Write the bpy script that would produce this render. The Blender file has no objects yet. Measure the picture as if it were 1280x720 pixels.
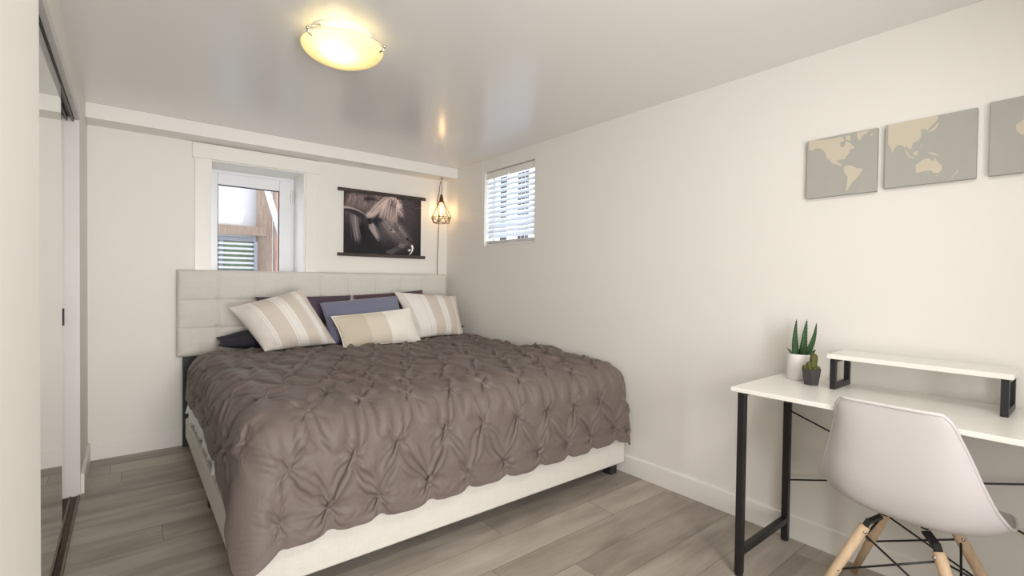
import bpy, math, random
import numpy as np
from mathutils import Vector, Matrix

SC = bpy.context.scene
COL = SC.collection

# ---------------------------------------------------------------- camera, world, lights, exposure
CAM = (-2.4505, -4.0914, 1.2); YAW, PIT, ROL, FPX = -0.6758, -0.0172, 0.0129, 599.61
_f = Vector((math.sin(-YAW) * math.cos(PIT), math.cos(YAW) * math.cos(PIT), math.sin(PIT)))
_r = Vector((math.cos(YAW), math.sin(YAW), 0)); _u = _r.cross(_f)
_r2 = _r * math.cos(ROL) + _u * math.sin(ROL); _u2 = -_r * math.sin(ROL) + _u * math.cos(ROL)
cd = bpy.data.cameras.new('camera'); cd.sensor_width = 36; cd.lens = 36 * FPX / 1280; cd.clip_start = 0.02
cam = bpy.data.objects.new('camera', cd); COL.objects.link(cam)
cam.matrix_world = Matrix(((_r2.x, _u2.x, -_f.x, CAM[0]), (_r2.y, _u2.y, -_f.y, CAM[1]), (_r2.z, _u2.z, -_f.z, CAM[2]), (0, 0, 0, 1)))
SC.camera = cam
SC.view_settings.view_transform = 'Standard'; SC.view_settings.look = 'None'
SC.view_settings.gamma = 1; SC.view_settings.use_curve_mapping = False
SC.view_settings.exposure = -0.18
SC.cycles.use_denoising = True
SC.cycles.max_bounces = 10; SC.cycles.diffuse_bounces = 5; SC.cycles.transparent_max_bounces = 12
SC.cycles.sample_clamp_indirect = 6

W = bpy.data.worlds.new('sky'); SC.world = W; W.use_nodes = True
W.node_tree.nodes['Background'].inputs[0].default_value = (0.86, 0.92, 1.0, 1)
W.node_tree.nodes['Background'].inputs[1].default_value = 5.0

def area(name, loc, target, size, size_y, power, color):
    l = bpy.data.lights.new(name, 'AREA'); l.shape = 'RECTANGLE'; l.size = size; l.size_y = size_y
    l.energy = power; l.color = color
    o = bpy.data.objects.new(name, l); o.location = loc
    o.rotation_euler = (Vector(target) - Vector(loc)).to_track_quat('-Z', 'Y').to_euler(); COL.objects.link(o)
    return o
area('overhead_fill', (-1.25, -3.95, 2.22), (-1.30, -2.2, 0.4), 0.5, 0.5, 18, (1.0, 0.965, 0.92))  # added overhead fill aimed at the bed, no fixture belongs to it
area('side_fill', (-2.30, -4.95, 1.65), (0.0, -4.1, 1.0), 0.6, 1.0, 8, (1.0, 0.98, 0.955))  # added fill light beside the camera, brightens the right wall
e_ = area('rear_fill', (-2.15, -5.5, 1.15), (-1.45, 0.0, 1.45), 0.8, 1.4, 44, (1.0, 0.985, 0.97)); e_.data.spread = math.radians(105)  # unseen fill behind the camera, added to lift the whole room
LAMP = (-1.725, -2.0)
def bulb(name, loc, power, radius, color):
    l = bpy.data.lights.new(name, 'POINT'); l.energy = power; l.shadow_soft_size = radius; l.color = color
    o = bpy.data.objects.new(name, l); o.location = loc; COL.objects.link(o); return o
bulb('ceiling_bulb', (LAMP[0] - .055, LAMP[1] - .050, 2.172), 0.5, 0.025, (1.0, 0.86, 0.60))
bulb('ceiling_bulb', (LAMP[0] - .010, LAMP[1] - .045, 2.172), 0.4, 0.025, (1.0, 0.86, 0.60))
bulb('pendant_bulb', (-0.124, -0.1, 1.84), 1.1, 0.014, (1.0, 0.66, 0.36))

# ---------------------------------------------------------------- helpers
class MB:
    """Collects shapes, then becomes ONE mesh object."""
    def __init__(s): s.v = []; s.f = []; s.m = []; s.uv = None
    def add(s, vs, fs, mi=0):
        o = len(s.v); s.v += [tuple(float(c) for c in p) for p in vs]; s.f += [tuple(int(i) + o for i in f) for f in fs]; s.m += [mi] * len(fs)
    def box(s, lo, hi, mi=0):
        (a, b, c), (d, e, f) = lo, hi
        s.add([(a, b, c), (d, b, c), (d, e, c), (a, e, c), (a, b, f), (d, b, f), (d, e, f), (a, e, f)],
              [(0, 3, 2, 1), (4, 5, 6, 7), (0, 1, 5, 4), (1, 2, 6, 5), (2, 3, 7, 6), (3, 0, 4, 7)], mi); return s
    def bar(s, p, q, w, h=None, up=(0, 0, 1), mi=0):
        """rectangular bar from p to q"""
        h = h or w; p, q = Vector(p), Vector(q); d = (q - p).normalized(); upv = Vector(up)
        if abs(d.dot(upv)) > .98: upv = Vector((1, 0, 0))
        a = d.cross(upv).normalized(); b = a.cross(d).normalized()
        c = [a * (x * w / 2) + b * (y * h / 2) for x, y in ((-1, -1), (1, -1), (1, 1), (-1, 1))]
        s.add([p + k for k in c] + [q + k for k in c], [(0, 3, 2, 1)[::-1], (4, 5, 6, 7)[::-1], (0, 1, 5, 4)[::-1], (1, 2, 6, 5)[::-1], (2, 3, 7, 6)[::-1], (3, 0, 4, 7)[::-1]], mi); return s
    def tube(s, pts, r, n=10, mi=0, cap=True, closed=False):
        pts = [Vector(p) for p in pts]; N = len(pts); rr = r if isinstance(r, (list, tuple)) else [r] * N
        t = []
        for i in range(N):
            a = pts[(i - 1) % N] if (closed or i) else pts[i]; b = pts[(i + 1) % N] if (closed or i < N - 1) else pts[i]
            t.append((b - a).normalized())
        ref = Vector((0, 0, 1)) if abs(t[0].z) < .9 else Vector((1, 0, 0))
        x = t[0].cross(ref).normalized(); vs = []
        for i in range(N):
            x = (x - t[i] * x.dot(t[i])).normalized(); y = t[i].cross(x)
            for k in range(n):
                an = 2 * math.pi * k / n; vs.append(pts[i] + (x * math.cos(an) + y * math.sin(an)) * rr[i])
        fs = []
        for i in range(N if closed else N - 1):
            j = (i + 1) % N
            for k in range(n): fs.append((i * n + k, i * n + (k + 1) % n, j * n + (k + 1) % n, j * n + k))
        if cap and not closed: fs.append(tuple(range(n))[::-1]); fs.append(tuple((N - 1) * n + k for k in range(n)))
        s.add(vs, fs, mi); return s
    def lathe(s, prof, c, n=40, mi=0, sx=1, sy=1):
        """prof: list of (r, z) ; c: centre"""
        vs = []; fs = []
        for r, z in prof:
            for k in range(n):
                a = 2 * math.pi * k / n; vs.append((c[0] + r * math.cos(a) * sx, c[1] + r * math.sin(a) * sy, c[2] + z))
        for i in range(len(prof) - 1):
            for k in range(n): fs.append((i * n + k, i * n + (k + 1) % n, (i + 1) * n + (k + 1) % n, (i + 1) * n + k))
        if prof[0][0] > 1e-6: fs.append(tuple(range(n))[::-1])
        if prof[-1][0] > 1e-6: fs.append(tuple((len(prof) - 1) * n + k for k in range(n)))
        s.add(vs, fs, mi); return s
    def grid(s, P, mi=0, flip=False, close_u=False):
        n, m = P.shape[:2]; idx = np.arange(n * m).reshape(n, m)
        if close_u: idx = np.vstack([idx, idx[:1]])
        q = np.stack([idx[:-1, :-1], idx[1:, :-1], idx[1:, 1:], idx[:-1, 1:]], -1).reshape(-1, 4)
        if flip: q = q[:, ::-1]
        s.add(P.reshape(-1, 3).tolist(), q.tolist(), mi); return s

def tag(o, label=None, cat=None, group=None, kind=None):
    if label: o['label'] = label
    if cat: o['category'] = cat
    if group: o['group'] = group
    if kind: o['kind'] = kind
    return o
ORG = {}
def thing(name, loc, label, cat, group=None):
    o = bpy.data.objects.new(name, None); o.empty_display_size = .05; o.location = loc; COL.objects.link(o)
    ORG[o.name] = Vector(loc); return tag(o, label, cat, group)
def obj(name, mb, mats, parent=None, bevel=0, smooth=False, subsurf=0, solid=None, org=None, seg=2, angle=.7):
    """link the collected shapes as ONE mesh object; coordinates are given in the room"""
    base = ORG.get(parent.name, Vector()) if parent else Vector(org or (0, 0, 0))
    me = bpy.data.meshes.new(name)
    me.from_pydata([(v[0] - base.x, v[1] - base.y, v[2] - base.z) for v in mb.v], [], mb.f)
    for m in (mats if isinstance(mats, (list, tuple)) else [mats]): me.materials.append(m)
    if any(mb.m): me.polygons.foreach_set('material_index', mb.m)
    if smooth: me.polygons.foreach_set('use_smooth', [True] * len(me.polygons))
    if mb.uv is not None:
        l = me.uv_layers.new(name='UVMap'); vi = np.empty(len(me.loops), int); me.loops.foreach_get('vertex_index', vi)
        l.data.foreach_set('uv', np.asarray(mb.uv, float)[vi].ravel())
    me.update()
    o = bpy.data.objects.new(name, me); COL.objects.link(o)
    if parent: o.parent = parent; ORG[o.name] = base
    else: o.location = base; ORG[o.name] = base
    if solid: k = o.modifiers.new('thickness', 'SOLIDIFY'); k.thickness = solid[0]; k.offset = solid[1]
    if bevel:
        b = o.modifiers.new('bevel', 'BEVEL'); b.width = bevel; b.segments = seg; b.limit_method = 'ANGLE'; b.angle_limit = angle
        me.polygons.foreach_set('use_smooth', [True] * len(me.polygons)); w = o.modifiers.new('normals', 'WEIGHTED_NORMAL'); w.keep_sharp = True
    if subsurf: k = o.modifiers.new('smooth', 'SUBSURF'); k.levels = subsurf; k.render_levels = subsurf
    return o
def struct(name, mb, mats, **k): return tag(obj(name, mb, mats, **k), kind='structure')

# ---------------------------------------------------------------- materials
def nd(t, kind, **k):
    n = t.nodes.new(kind)
    for a, b in k.items(): setattr(n, a, b)
    return n
def mat(name, col, rough=.5, metal=0, spec=.5, var=0.0, vscale=6, bump=0.0, bscale=60, coat=0, sheen=0, stretch=(1, 1, 1), emis=None, trans=0):
    """principled surface with a little procedural variation and bump"""
    m = bpy.data.materials.new(name); m.use_nodes = True; t = m.node_tree; b = t.nodes['Principled BSDF']
    c = (*col, 1) if len(col) == 3 else col
    b.inputs['Base Color'].default_value = c; b.inputs['Roughness'].default_value = rough; b.inputs['Metallic'].default_value = metal
    b.inputs['Specular IOR Level'].default_value = spec; b.inputs['Coat Weight'].default_value = coat; b.inputs['Sheen Weight'].default_value = sheen
    if emis: b.inputs['Emission Color'].default_value = (*emis[0], 1); b.inputs['Emission Strength'].default_value = emis[1]
    if var or bump:
        tc = nd(t, 'ShaderNodeTexCoord'); mp = nd(t, 'ShaderNodeMapping'); mp.inputs['Scale'].default_value = stretch
        t.links.new(tc.outputs['Object'], mp.inputs[0])
    if var:
        n = nd(t, 'ShaderNodeTexNoise'); n.inputs['Scale'].default_value = vscale; n.inputs['Detail'].default_value = 5
        t.links.new(mp.outputs[0], n.inputs['Vector'])
        r = nd(t, 'ShaderNodeMapRange'); r.inputs['To Min'].default_value = 1 - var; r.inputs['To Max'].default_value = 1 + var
        t.links.new(n.outputs['Fac'], r.inputs['Value'])
        h = nd(t, 'ShaderNodeHueSaturation'); h.inputs['Color'].default_value = c; t.links.new(r.outputs[0], h.inputs['Value']); t.links.new(h.outputs[0], b.inputs['Base Color'])
    if bump:
        n = nd(t, 'ShaderNodeTexNoise'); n.inputs['Scale'].default_value = bscale; n.inputs['Detail'].default_value = 4
        t.links.new(mp.outputs[0], n.inputs['Vector'])
        k = nd(t, 'ShaderNodeBump'); k.inputs['Strength'].default_value = bump; k.inputs['Distance'].default_value = .004
        t.links.new(n.outputs['Fac'], k.inputs['Height']); t.links.new(k.outputs[0], b.inputs['Normal'])
    return m
def weave(name, col, col2, scale=260, bump=.25, rough=.9, sheen=.1):
    m = bpy.data.materials.new(name); m.use_nodes = True; t = m.node_tree; b = t.nodes['Principled BSDF']
    b.inputs['Roughness'].default_value = rough; b.inputs['Sheen Weight'].default_value = sheen; b.inputs['Specular IOR Level'].default_value = .2
    tc = nd(t, 'ShaderNodeTexCoord'); hs = []
    for st in ((1, 1, .06), (.06, .06, 1)):
        mp = nd(t, 'ShaderNodeMapping'); mp.inputs['Scale'].default_value = st; t.links.new(tc.outputs['Object'], mp.inputs[0])
        n = nd(t, 'ShaderNodeTexNoise'); n.inputs['Scale'].default_value = scale; n.inputs['Detail'].default_value = 2; t.links.new(mp.outputs[0], n.inputs['Vector']); hs.append(n)
    a = nd(t, 'ShaderNodeMath', operation='ADD'); t.links.new(hs[0].outputs['Fac'], a.inputs[0]); t.links.new(hs[1].outputs['Fac'], a.inputs[1])
    r = nd(t, 'ShaderNodeMapRange'); r.inputs['From Min'].default_value = .7; r.inputs['From Max'].default_value = 1.3; t.links.new(a.outputs[0], r.inputs['Value'])
    x = nd(t, 'ShaderNodeMix', data_type='RGBA'); x.inputs[6].default_value = (*col, 1); x.inputs[7].default_value = (*col2, 1)
    t.links.new(r.outputs[0], x.inputs[0]); t.links.new(x.outputs[2], b.inputs['Base Color'])
    k = nd(t, 'ShaderNodeBump'); k.inputs['Strength'].default_value = bump; k.inputs['Distance'].default_value = .001
    t.links.new(a.outputs[0], k.inputs['Height']); t.links.new(k.outputs[0], b.inputs['Normal'])
    return m
def stripes(name, stops, bump=.3):
    """woven cushion cloth with stripes across the cushion's own width (u of its UV)"""
    m = bpy.data.materials.new(name); m.use_nodes = True; t = m.node_tree; b = t.nodes['Principled BSDF']
    b.inputs['Roughness'].default_value = .9; b.inputs['Specular IOR Level'].default_value = .2; b.inputs['Sheen Weight'].default_value = .1
    uv = nd(t, 'ShaderNodeUVMap'); s = nd(t, 'ShaderNodeSeparateXYZ'); t.links.new(uv.outputs[0], s.inputs[0])
    r = nd(t, 'ShaderNodeValToRGB'); r.color_ramp.interpolation = 'CONSTANT'; e = r.color_ramp.elements
    e[0].position = 0; e[0].color = (*stops[0][1], 1); e[1].position = stops[1][0]; e[1].color = (*stops[1][1], 1)
    for p, c in stops[2:]: q = e.new(p); q.color = (*c, 1)
    t.links.new(s.outputs['X'], r.inputs[0])
    n = nd(t, 'ShaderNodeTexNoise'); n.inputs['Scale'].default_value = 240; tc = nd(t, 'ShaderNodeTexCoord'); t.links.new(tc.outputs['Object'], n.inputs['Vector'])
    h = nd(t, 'ShaderNodeHueSaturation'); mr = nd(t, 'ShaderNodeMapRange'); mr.inputs['To Min'].default_value = .92; mr.inputs['To Max'].default_value = 1.08
    t.links.new(n.outputs['Fac'], mr.inputs['Value']); t.links.new(mr.outputs[0], h.inputs['Value']); t.links.new(r.outputs[0], h.inputs['Color']); t.links.new(h.outputs[0], b.inputs['Base Color'])
    k = nd(t, 'ShaderNodeBump'); k.inputs['Strength'].default_value = bump; k.inputs['Distance'].default_value = .001
    t.links.new(n.outputs['Fac'], k.inputs['Height']); t.links.new(k.outputs[0], b.inputs['Normal'])
    return m
def glass_mat(name, tint, gloss=.08):
    m = bpy.data.materials.new(name); m.use_nodes = True; t = m.node_tree; t.nodes.remove(t.nodes['Principled BSDF'])
    tr = nd(t, 'ShaderNodeBsdfTransparent'); tr.inputs[0].default_value = (*tint, 1)
    gl = nd(t, 'ShaderNodeBsdfGlossy'); gl.inputs['Roughness'].default_value = .02
    lw = nd(t, 'ShaderNodeLayerWeight'); pw = nd(t, 'ShaderNodeMath', operation='POWER'); pw.inputs[1].default_value = 4
    fr = nd(t, 'ShaderNodeMath', operation='MULTIPLY_ADD'); fr.inputs[1].default_value = .35; fr.inputs[2].default_value = .006
    t.links.new(lw.outputs['Facing'], pw.inputs[0]); t.links.new(pw.outputs[0], fr.inputs[0])
    mx = nd(t, 'ShaderNodeMixShader'); t.links.new(fr.outputs[0], mx.inputs[0]); t.links.new(tr.outputs[0], mx.inputs[1]); t.links.new(gl.outputs[0], mx.inputs[2])
    t.links.new(mx.outputs[0], t.nodes['Material Output'].inputs[0]); return m
def wood(name, dark, light, scale=1.0, axis=2, rough=.5):
    m = bpy.data.materials.new(name); m.use_nodes = True; t = m.node_tree; b = t.nodes['Principled BSDF']; b.inputs['Roughness'].default_value = rough
    tc = nd(t, 'ShaderNodeTexCoord'); mp = nd(t, 'ShaderNodeMapping'); sc = [14 * scale] * 3; sc[axis] = 1.2 * scale; mp.inputs['Scale'].default_value = sc
    t.links.new(tc.outputs['Object'], mp.inputs[0]); n = nd(t, 'ShaderNodeTexNoise'); n.inputs['Scale'].default_value = 4; n.inputs['Detail'].default_value = 6; n.inputs['Distortion'].default_value = .6
    t.links.new(mp.outputs[0], n.inputs['Vector']); r = nd(t, 'ShaderNodeValToRGB'); r.color_ramp.elements[0].position = .3; r.color_ramp.elements[1].position = .7
    r.color_ramp.elements[0].color = (*dark, 1); r.color_ramp.elements[1].color = (*light, 1)
    t.links.new(n.outputs['Fac'], r.inputs[0]); t.links.new(r.outputs[0], b.inputs['Base Color']); return m

WALL = mat('wall_paint', (.81, .787, .738), .55, var=.015, vscale=1.5, bump=.05, bscale=180)
CEIL = mat('ceiling_paint', (.86, .85, .83), .21, spec=.65, var=.01, vscale=1.2, bump=.05, bscale=9)
TRIM = mat('trim_paint', (.84, .815, .77), .35, var=.01, vscale=3)
SOFF = mat('soffit_paint', (.84, .82, .78), .4, var=.01)
PVC = mat('white_frame', (.82, .83, .86), .3)
BLACK = mat('black_metal', (.012, .012, .013), .42, var=.1, vscale=20)
BLKWOOD = mat('black_leg', (.02, .022, .025), .5)
CHROME = mat('steel', (.7, .69, .66), .25, metal=1)
LINEN = weave('linen_upholstery', (.645, .615, .56), (.70, .67, .615), bump=.12)
DUVET = mat('taupe_satin', (.150, .117, .104), .56, spec=.32, sheen=.05, var=.04, vscale=5, bump=.06, bscale=400)
SHEET = mat('white_sheet', (.85, .85, .86), .8, bump=.2, bscale=60)
MATTR = mat('mattress_cloth', (.80, .80, .80), .9, bump=.1, bscale=100)
WTOP = mat('white_laminate', (.83, .81, .76), .3, var=.01)
SHELL = mat('white_plastic', (.66, .625, .625), .38, spec=.4)
ASH = wood('beech_wood', (.62, .44, .28), (.74, .56, .38), axis=2)
DARKBAR = wood('dark_stained_wood', (.025, .017, .012), (.075, .052, .038), axis=0)

# ---------------------------------------------------------------- the room
H = 2.246; XL = -2.65; XE = -2.56; YF = -5.7; XO = 0.16
def floor_mat():
    m = bpy.data.materials.new('vinyl_planks'); m.use_nodes = True; t = m.node_tree; b = t.nodes['Principled BSDF']
    tc = nd(t, 'ShaderNodeTexCoord')
    br = nd(t, 'ShaderNodeTexBrick'); br.offset = 0; br.inputs['Scale'].default_value = 1
    br.inputs['Brick Width'].default_value = 1.22; br.inputs['Row Height'].default_value = .18; br.inputs['Mortar Size'].default_value = .0012; br.inputs['Mortar Smooth'].default_value = .3; br.inputs['Bias'].default_value = 0
    br.inputs['Color1'].default_value = (0, 0, 0, 1); br.inputs['Color2'].default_value = (1, 1, 1, 1); br.inputs['Mortar'].default_value = (.2, .2, .2, 1)
    # each row of planks starts at its own offset
    sx = nd(t, 'ShaderNodeSeparateXYZ'); t.links.new(tc.outputs['Object'], sx.inputs[0])
    dv = nd(t, 'ShaderNodeMath', operation='DIVIDE'); dv.inputs[1].default_value = .18; t.links.new(sx.outputs['Y'], dv.inputs[0])
    fl = nd(t, 'ShaderNodeMath', operation='FLOOR'); t.links.new(dv.outputs[0], fl.inputs[0])
    wn = nd(t, 'ShaderNodeTexWhiteNoise', noise_dimensions='1D'); t.links.new(fl.outputs[0], wn.inputs['W'])
    ma = nd(t, 'ShaderNodeMath', operation='MULTIPLY_ADD'); ma.inputs[1].default_value = 1.22; t.links.new(wn.outputs['Value'], ma.inputs[0]); t.links.new(sx.outputs['X'], ma.inputs[2])
    cb = nd(t, 'ShaderNodeCombineXYZ'); t.links.new(ma.outputs[0], cb.inputs['X']); t.links.new(sx.outputs['Y'], cb.inputs['Y']); t.links.new(cb.outputs[0], br.inputs['Vector'])
    # every plank gets its own shift of the grain
    sc = nd(t, 'ShaderNodeVectorMath', operation='SCALE'); sc.inputs['Scale'].default_value = 7.3; t.links.new(br.outputs['Color'], sc.inputs[0])
    ad = nd(t, 'ShaderNodeVectorMath', operation='ADD'); t.links.new(tc.outputs['Object'], ad.inputs[0]); t.links.new(sc.outputs[0], ad.inputs[1])
    def grain(stretch, scale, det, dist):
        mp = nd(t, 'ShaderNodeMapping'); mp.inputs['Scale'].default_value = stretch; t.links.new(ad.outputs[0], mp.inputs[0])
        n = nd(t, 'ShaderNodeTexNoise'); n.inputs['Scale'].default_value = scale; n.inputs['Detail'].default_value = det; n.inputs['Distortion'].default_value = dist
        t.links.new(mp.outputs[0], n.inputs['Vector']); return n
    g1 = grain((.9, 6, 1), 1.6, 6, .8); g2 = grain((2.2, 60, 1), 2, 4, .3); g3 = grain((1.0, 2.2, 1), 2.3, 3, .4)
    def mul(a, k):
        x = nd(t, 'ShaderNodeMath', operation='MULTIPLY'); t.links.new(a, x.inputs[0]); x.inputs[1].default_value = k; return x.outputs[0]
    def add(a, c):
        x = nd(t, 'ShaderNodeMath', operation='ADD'); t.links.new(a, x.inputs[0]); t.links.new(c, x.inputs[1]); return x.outputs[0]
    f = add(add(mul(g1.outputs['Fac'], .55), mul(g2.outputs['Fac'], .2)), add(mul(g3.outputs['Fac'], .45), mul(br.outputs['Color'], .20)))
    r = nd(t, 'ShaderNodeValToRGB'); e = r.color_ramp.elements
    e[0].position = .42; e[0].color = (.190, .163, .132, 1); e[1].position = .95; e[1].color = (.50, .45, .39, 1)
    q = e.new(.68); q.color = (.345, .303, .255, 1)
    t.links.new(f, r.inputs[0])
    mx = nd(t, 'ShaderNodeMix', data_type='RGBA'); mx.inputs[7].default_value = (.09, .075, .06, 1); t.links.new(br.outputs['Fac'], mx.inputs[0]); t.links.new(r.outputs[0], mx.inputs[6])
    t.links.new(mx.outputs[2], b.inputs['Base Color']); b.inputs['Roughness'].default_value = .42; b.inputs['Specular IOR Level'].default_value = .4
    k = nd(t, 'ShaderNodeBump'); k.inputs['Strength'].default_value = .12; k.inputs['Distance'].default_value = .002
    t.links.new(add(mul(g2.outputs['Fac'], .6), mul(br.outputs['Fac'], -1)), k.inputs['Height']); t.links.new(k.outputs[0], b.inputs['Normal'])
    return m
struct('floor', MB().box((-3.4, YF - .1, -.08), (XO, .12, 0)), floor_mat())
struct('ceiling', MB().box((-3.4, YF - .1, H), (XO, XO, H + .12)), CEIL)
# right wall with the opening of the small blind window
wy0, wy1, wz0, wz1 = -1.297, -.632, 1.490, 2.137
struct('wall_right', MB().box((0, YF - .1, 0), (XO, wy0, H)).box((0, wy1, 0), (XO, .3, H)).box((0, wy0, 0), (XO, wy1, wz0)).box((0, wy0, wz1), (XO, wy1, H)), WALL)
# back wall with the deep window opening
bx0, bx1, bz0, bz1, BD = -1.986, -1.328, 1.05, 2.045, .44
struct('wall_back', MB().box((-3.4, 0, 0), (bx0, BD, H)).box((bx1, 0, 0), (0, BD, H)).box((bx0, 0, 0), (bx1, BD, bz0)).box((bx0, 0, bz1), (bx1, BD, H)), WALL)
# left wall: stub beside the closet, header over it, and the near wall by the entry
struct('wall_left', MB().box((-2.78, -.62, 0), (XL, 0, H)).box((-2.78, -3.02, 2.052), (XL, -.62, H)).box((-2.9, YF, 0), (XE, -3.02, H)), WALL)
struct('wall_closet', MB().box((-3.4, -3.02, 0), (-3.3, 0, H)).box((-3.3, -3.12, 0), (-2.9, -3.02, H)), WALL)
struct('wall_front', MB().box((-2.9, YF - .1, 0), (0, YF, H)), WALL)
# boxed-in beam along the top of the back wall
struct('trim_1', MB().box((XL, -.193, 2.152), (0, 0, H)), SOFF, bevel=.003)
# raised board in the corner of the right wall
struct('trim_2', MB().box((-.004, -.607, 1.822), (0, 0, H)), WALL, bevel=.0015)
# baseboards
BT, BH = .014, .112
def baseboard(name, p, q, side):
    (x0, y0), (x1, y1) = p, q; m = MB()
    prof = [(0, 0), (BT, 0), (BT, BH - .008), (BT - .006, BH), (0, BH)]
    vs = []
    for (x, y) in (p, q):
        for d, z in prof: vs.append((x + side[0] * d, y + side[1] * d, z))
    n = len(prof); fs = [tuple(range(n)), tuple(range(2 * n - 1, n - 1, -1))] + [(i, i + n, (i + 1) % n + n, (i + 1) % n) for i in range(n)]
    m.add(vs, fs); return struct(name, m, TRIM)
baseboard('baseboard_right', (0, YF), (0, 0), (-1, 0)); baseboard('baseboard_back', (XL, 0), (0, 0), (0, -1)); baseboard('baseboard_left', (XL, -.60), (XL, 0), (1, 0))
# closet: jamb lining, header track, floor track, two sliding doors
struct('trim_3', MB().box((-2.722, -.640, .006), (XL + .001, -.62, 2.052)), mat('jamb_paint', (.74, .70, .68), .45, var=.02), bevel=.002)
struct('trim_4', MB().box((-2.668, -3.02, 2.018), (XL + .001, -.64, 2.060)), mat('header_grey', (.66, .65, .64), .5, var=.15, vscale=9))
TRACKM = mat('worn_track', (.075, .05, .035), .6, var=.55, vscale=34, bump=.4, bscale=50)
t = MB().box((-2.735, -3.02, 0), (-2.652, -.642, .004))
for x in (-2.656, -2.690, -2.728): t.box((x - .004, -3.02, .004), (x + .004, -.642, .013), 1)
tag(obj('closet_floor_track', t, [TRACKM, mat('worn_rail', (.20, .145, .10), .45, metal=.5, var=.5, vscale=30)], org=(-2.69, -1.8, 0)), 'worn dark brown metal track on the floor along the closet opening', 'track')
t = MB().box((-2.735, -3.0, 2.030), (-2.669, -.645, 2.040))
for x in (-2.673, -2.698, -2.732): t.box((x - .003, -3.0, 2.006), (x + .003, -.645, 2.030))
tag(obj('closet_head_track', t, mat('dark_track', (.055, .05, .045), .35, metal=.6, var=.4, vscale=12), org=(-2.7, -1.8, 2.03)), 'dark metal sliding door track under the closet header', 'track')
MIR = mat('mirror_glass', (.86, .875, .86), .0, metal=1)
GAPM = mat('door_frame_grey', (.60, .60, .58), .4)
def sliding_door(x, y0, y1, label, pull):
    d = thing('sliding_mirror_door', (x, (y0 + y1) / 2, .014), label, 'closet door')
    obj('mirror', MB().box((x, y0 + .002, .020), (x + .004, y1 - .002, 2.000)), MIR, d)
    b = MB().box((x - .016, y0, .0145), (x - .0005, y1, .020)).box((x - .016, y0, 1.998), (x - .0005, y1, 2.003)).box((x - .016, y0, .020), (x - .0005, y1, 1.998))
    obj('door_frame', b, GAPM, d)
    if pull: obj('finger_pull', MB().box((x + .0045, y1 - .045, .93), (x + .0075, y1 - .020, 1.02)), BLACK, d, bevel=.001)
    return d
sliding_door(-2.676, -2.98, -1.27, 'mirrored closet door, the front one beside the near wall', False)
sliding_door(-2.716, -1.75, -.643, 'closet door on the rear track, closed against the white jamb', True)

# ---------------------------------------------------------------- window 1 (deep window over the bed)
GLASS = glass_mat('clear_glass', (.96, .97, .97)); GASK = mat('black_gasket', (.015, .015, .018), .6)
w = MB(); cz = 2.040
w.box((-2.078, -.020, 1.00), (bx0, 0, cz)).box((bx1, -.020, 1.00), (-1.232, 0, cz)).box((-2.093, -.026, cz), (-1.222, 0, 2.144))
win = struct('window_1', w, TRIM, bevel=.002)
lin = MB().box((bx0, -.005, bz0), (bx0 + .012, BD, bz1)).box((bx1 - .012, -.005, bz0), (bx1, BD, bz1)).box((bx0 + .012, -.005, bz1 - .012), (bx1 - .012, BD, bz1)).box((bx0 + .012, -.03, bz0), (bx1 - .012, BD, bz0 + .02))
obj('window_lining', lin, TRIM, win)
fy = .290; fx0, fx1, fz0, fz1 = bx0 + .012, bx1 - .012, bz0 + .02, bz1 - .012
fr = MB().box((fx0, fy, fz0), (fx0 + .028, fy + .07, fz1)).box((fx1 - .022, fy, fz0), (fx1, fy + .07, fz1)).box((fx0 + .028, fy, fz1 - .026), (fx1 - .022, fy + .07, fz1)).box((fx0 + .028, fy, fz0), (fx1 - .022, fy + .07, fz0 + .03))
obj('window_frame', fr, PVC, win, bevel=.003)
sx0, sx1, sz0, sz1 = fx0 + .030, fx1 - .024, fz0 + .032, fz1 - .028; sy = fy - .012
gx0, gx1, gz0, gz1 = -1.900, -1.455, 1.19, 1.917
sa = MB().box((sx0, sy, sz0), (gx0, sy + .06, sz1)).box((gx1, sy, sz0), (sx1, sy + .06, sz1)).box((gx0, sy, gz1), (gx1, sy + .06, sz1)).box((gx0, sy, sz0), (gx1, sy + .06, gz0))
sash = obj('window_sash', sa, PVC, win, bevel=.004)
g = .005; gk = MB().box((gx0, sy + .012, gz0), (gx0 + g, sy + .035, gz1)).box((gx1 - g, sy + .012, gz0), (gx1, sy + .035, gz1)).box((gx0 + g, sy + .012, gz1 - g), (gx1 - g, sy + .035, gz1)).box((gx0 + g, sy + .012, gz0), (gx1 - g, sy + .035, gz0 + g))
obj('gasket', gk, GASK, sash)
obj('pane', MB().box((gx0 + g, sy + .022, gz0 + g), (gx1 - g, sy + .026, gz1 - g)), GLASS, sash)
obj('hinge', MB().box((sx1 - .004, sy - .012, 1.83), (sx1 + .008, sy, 1.93)).box((sx1 - .006, sy - .014, 1.84), (sx1 - .002, sy, 1.90)), CHROME, win, bevel=.002)
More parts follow.
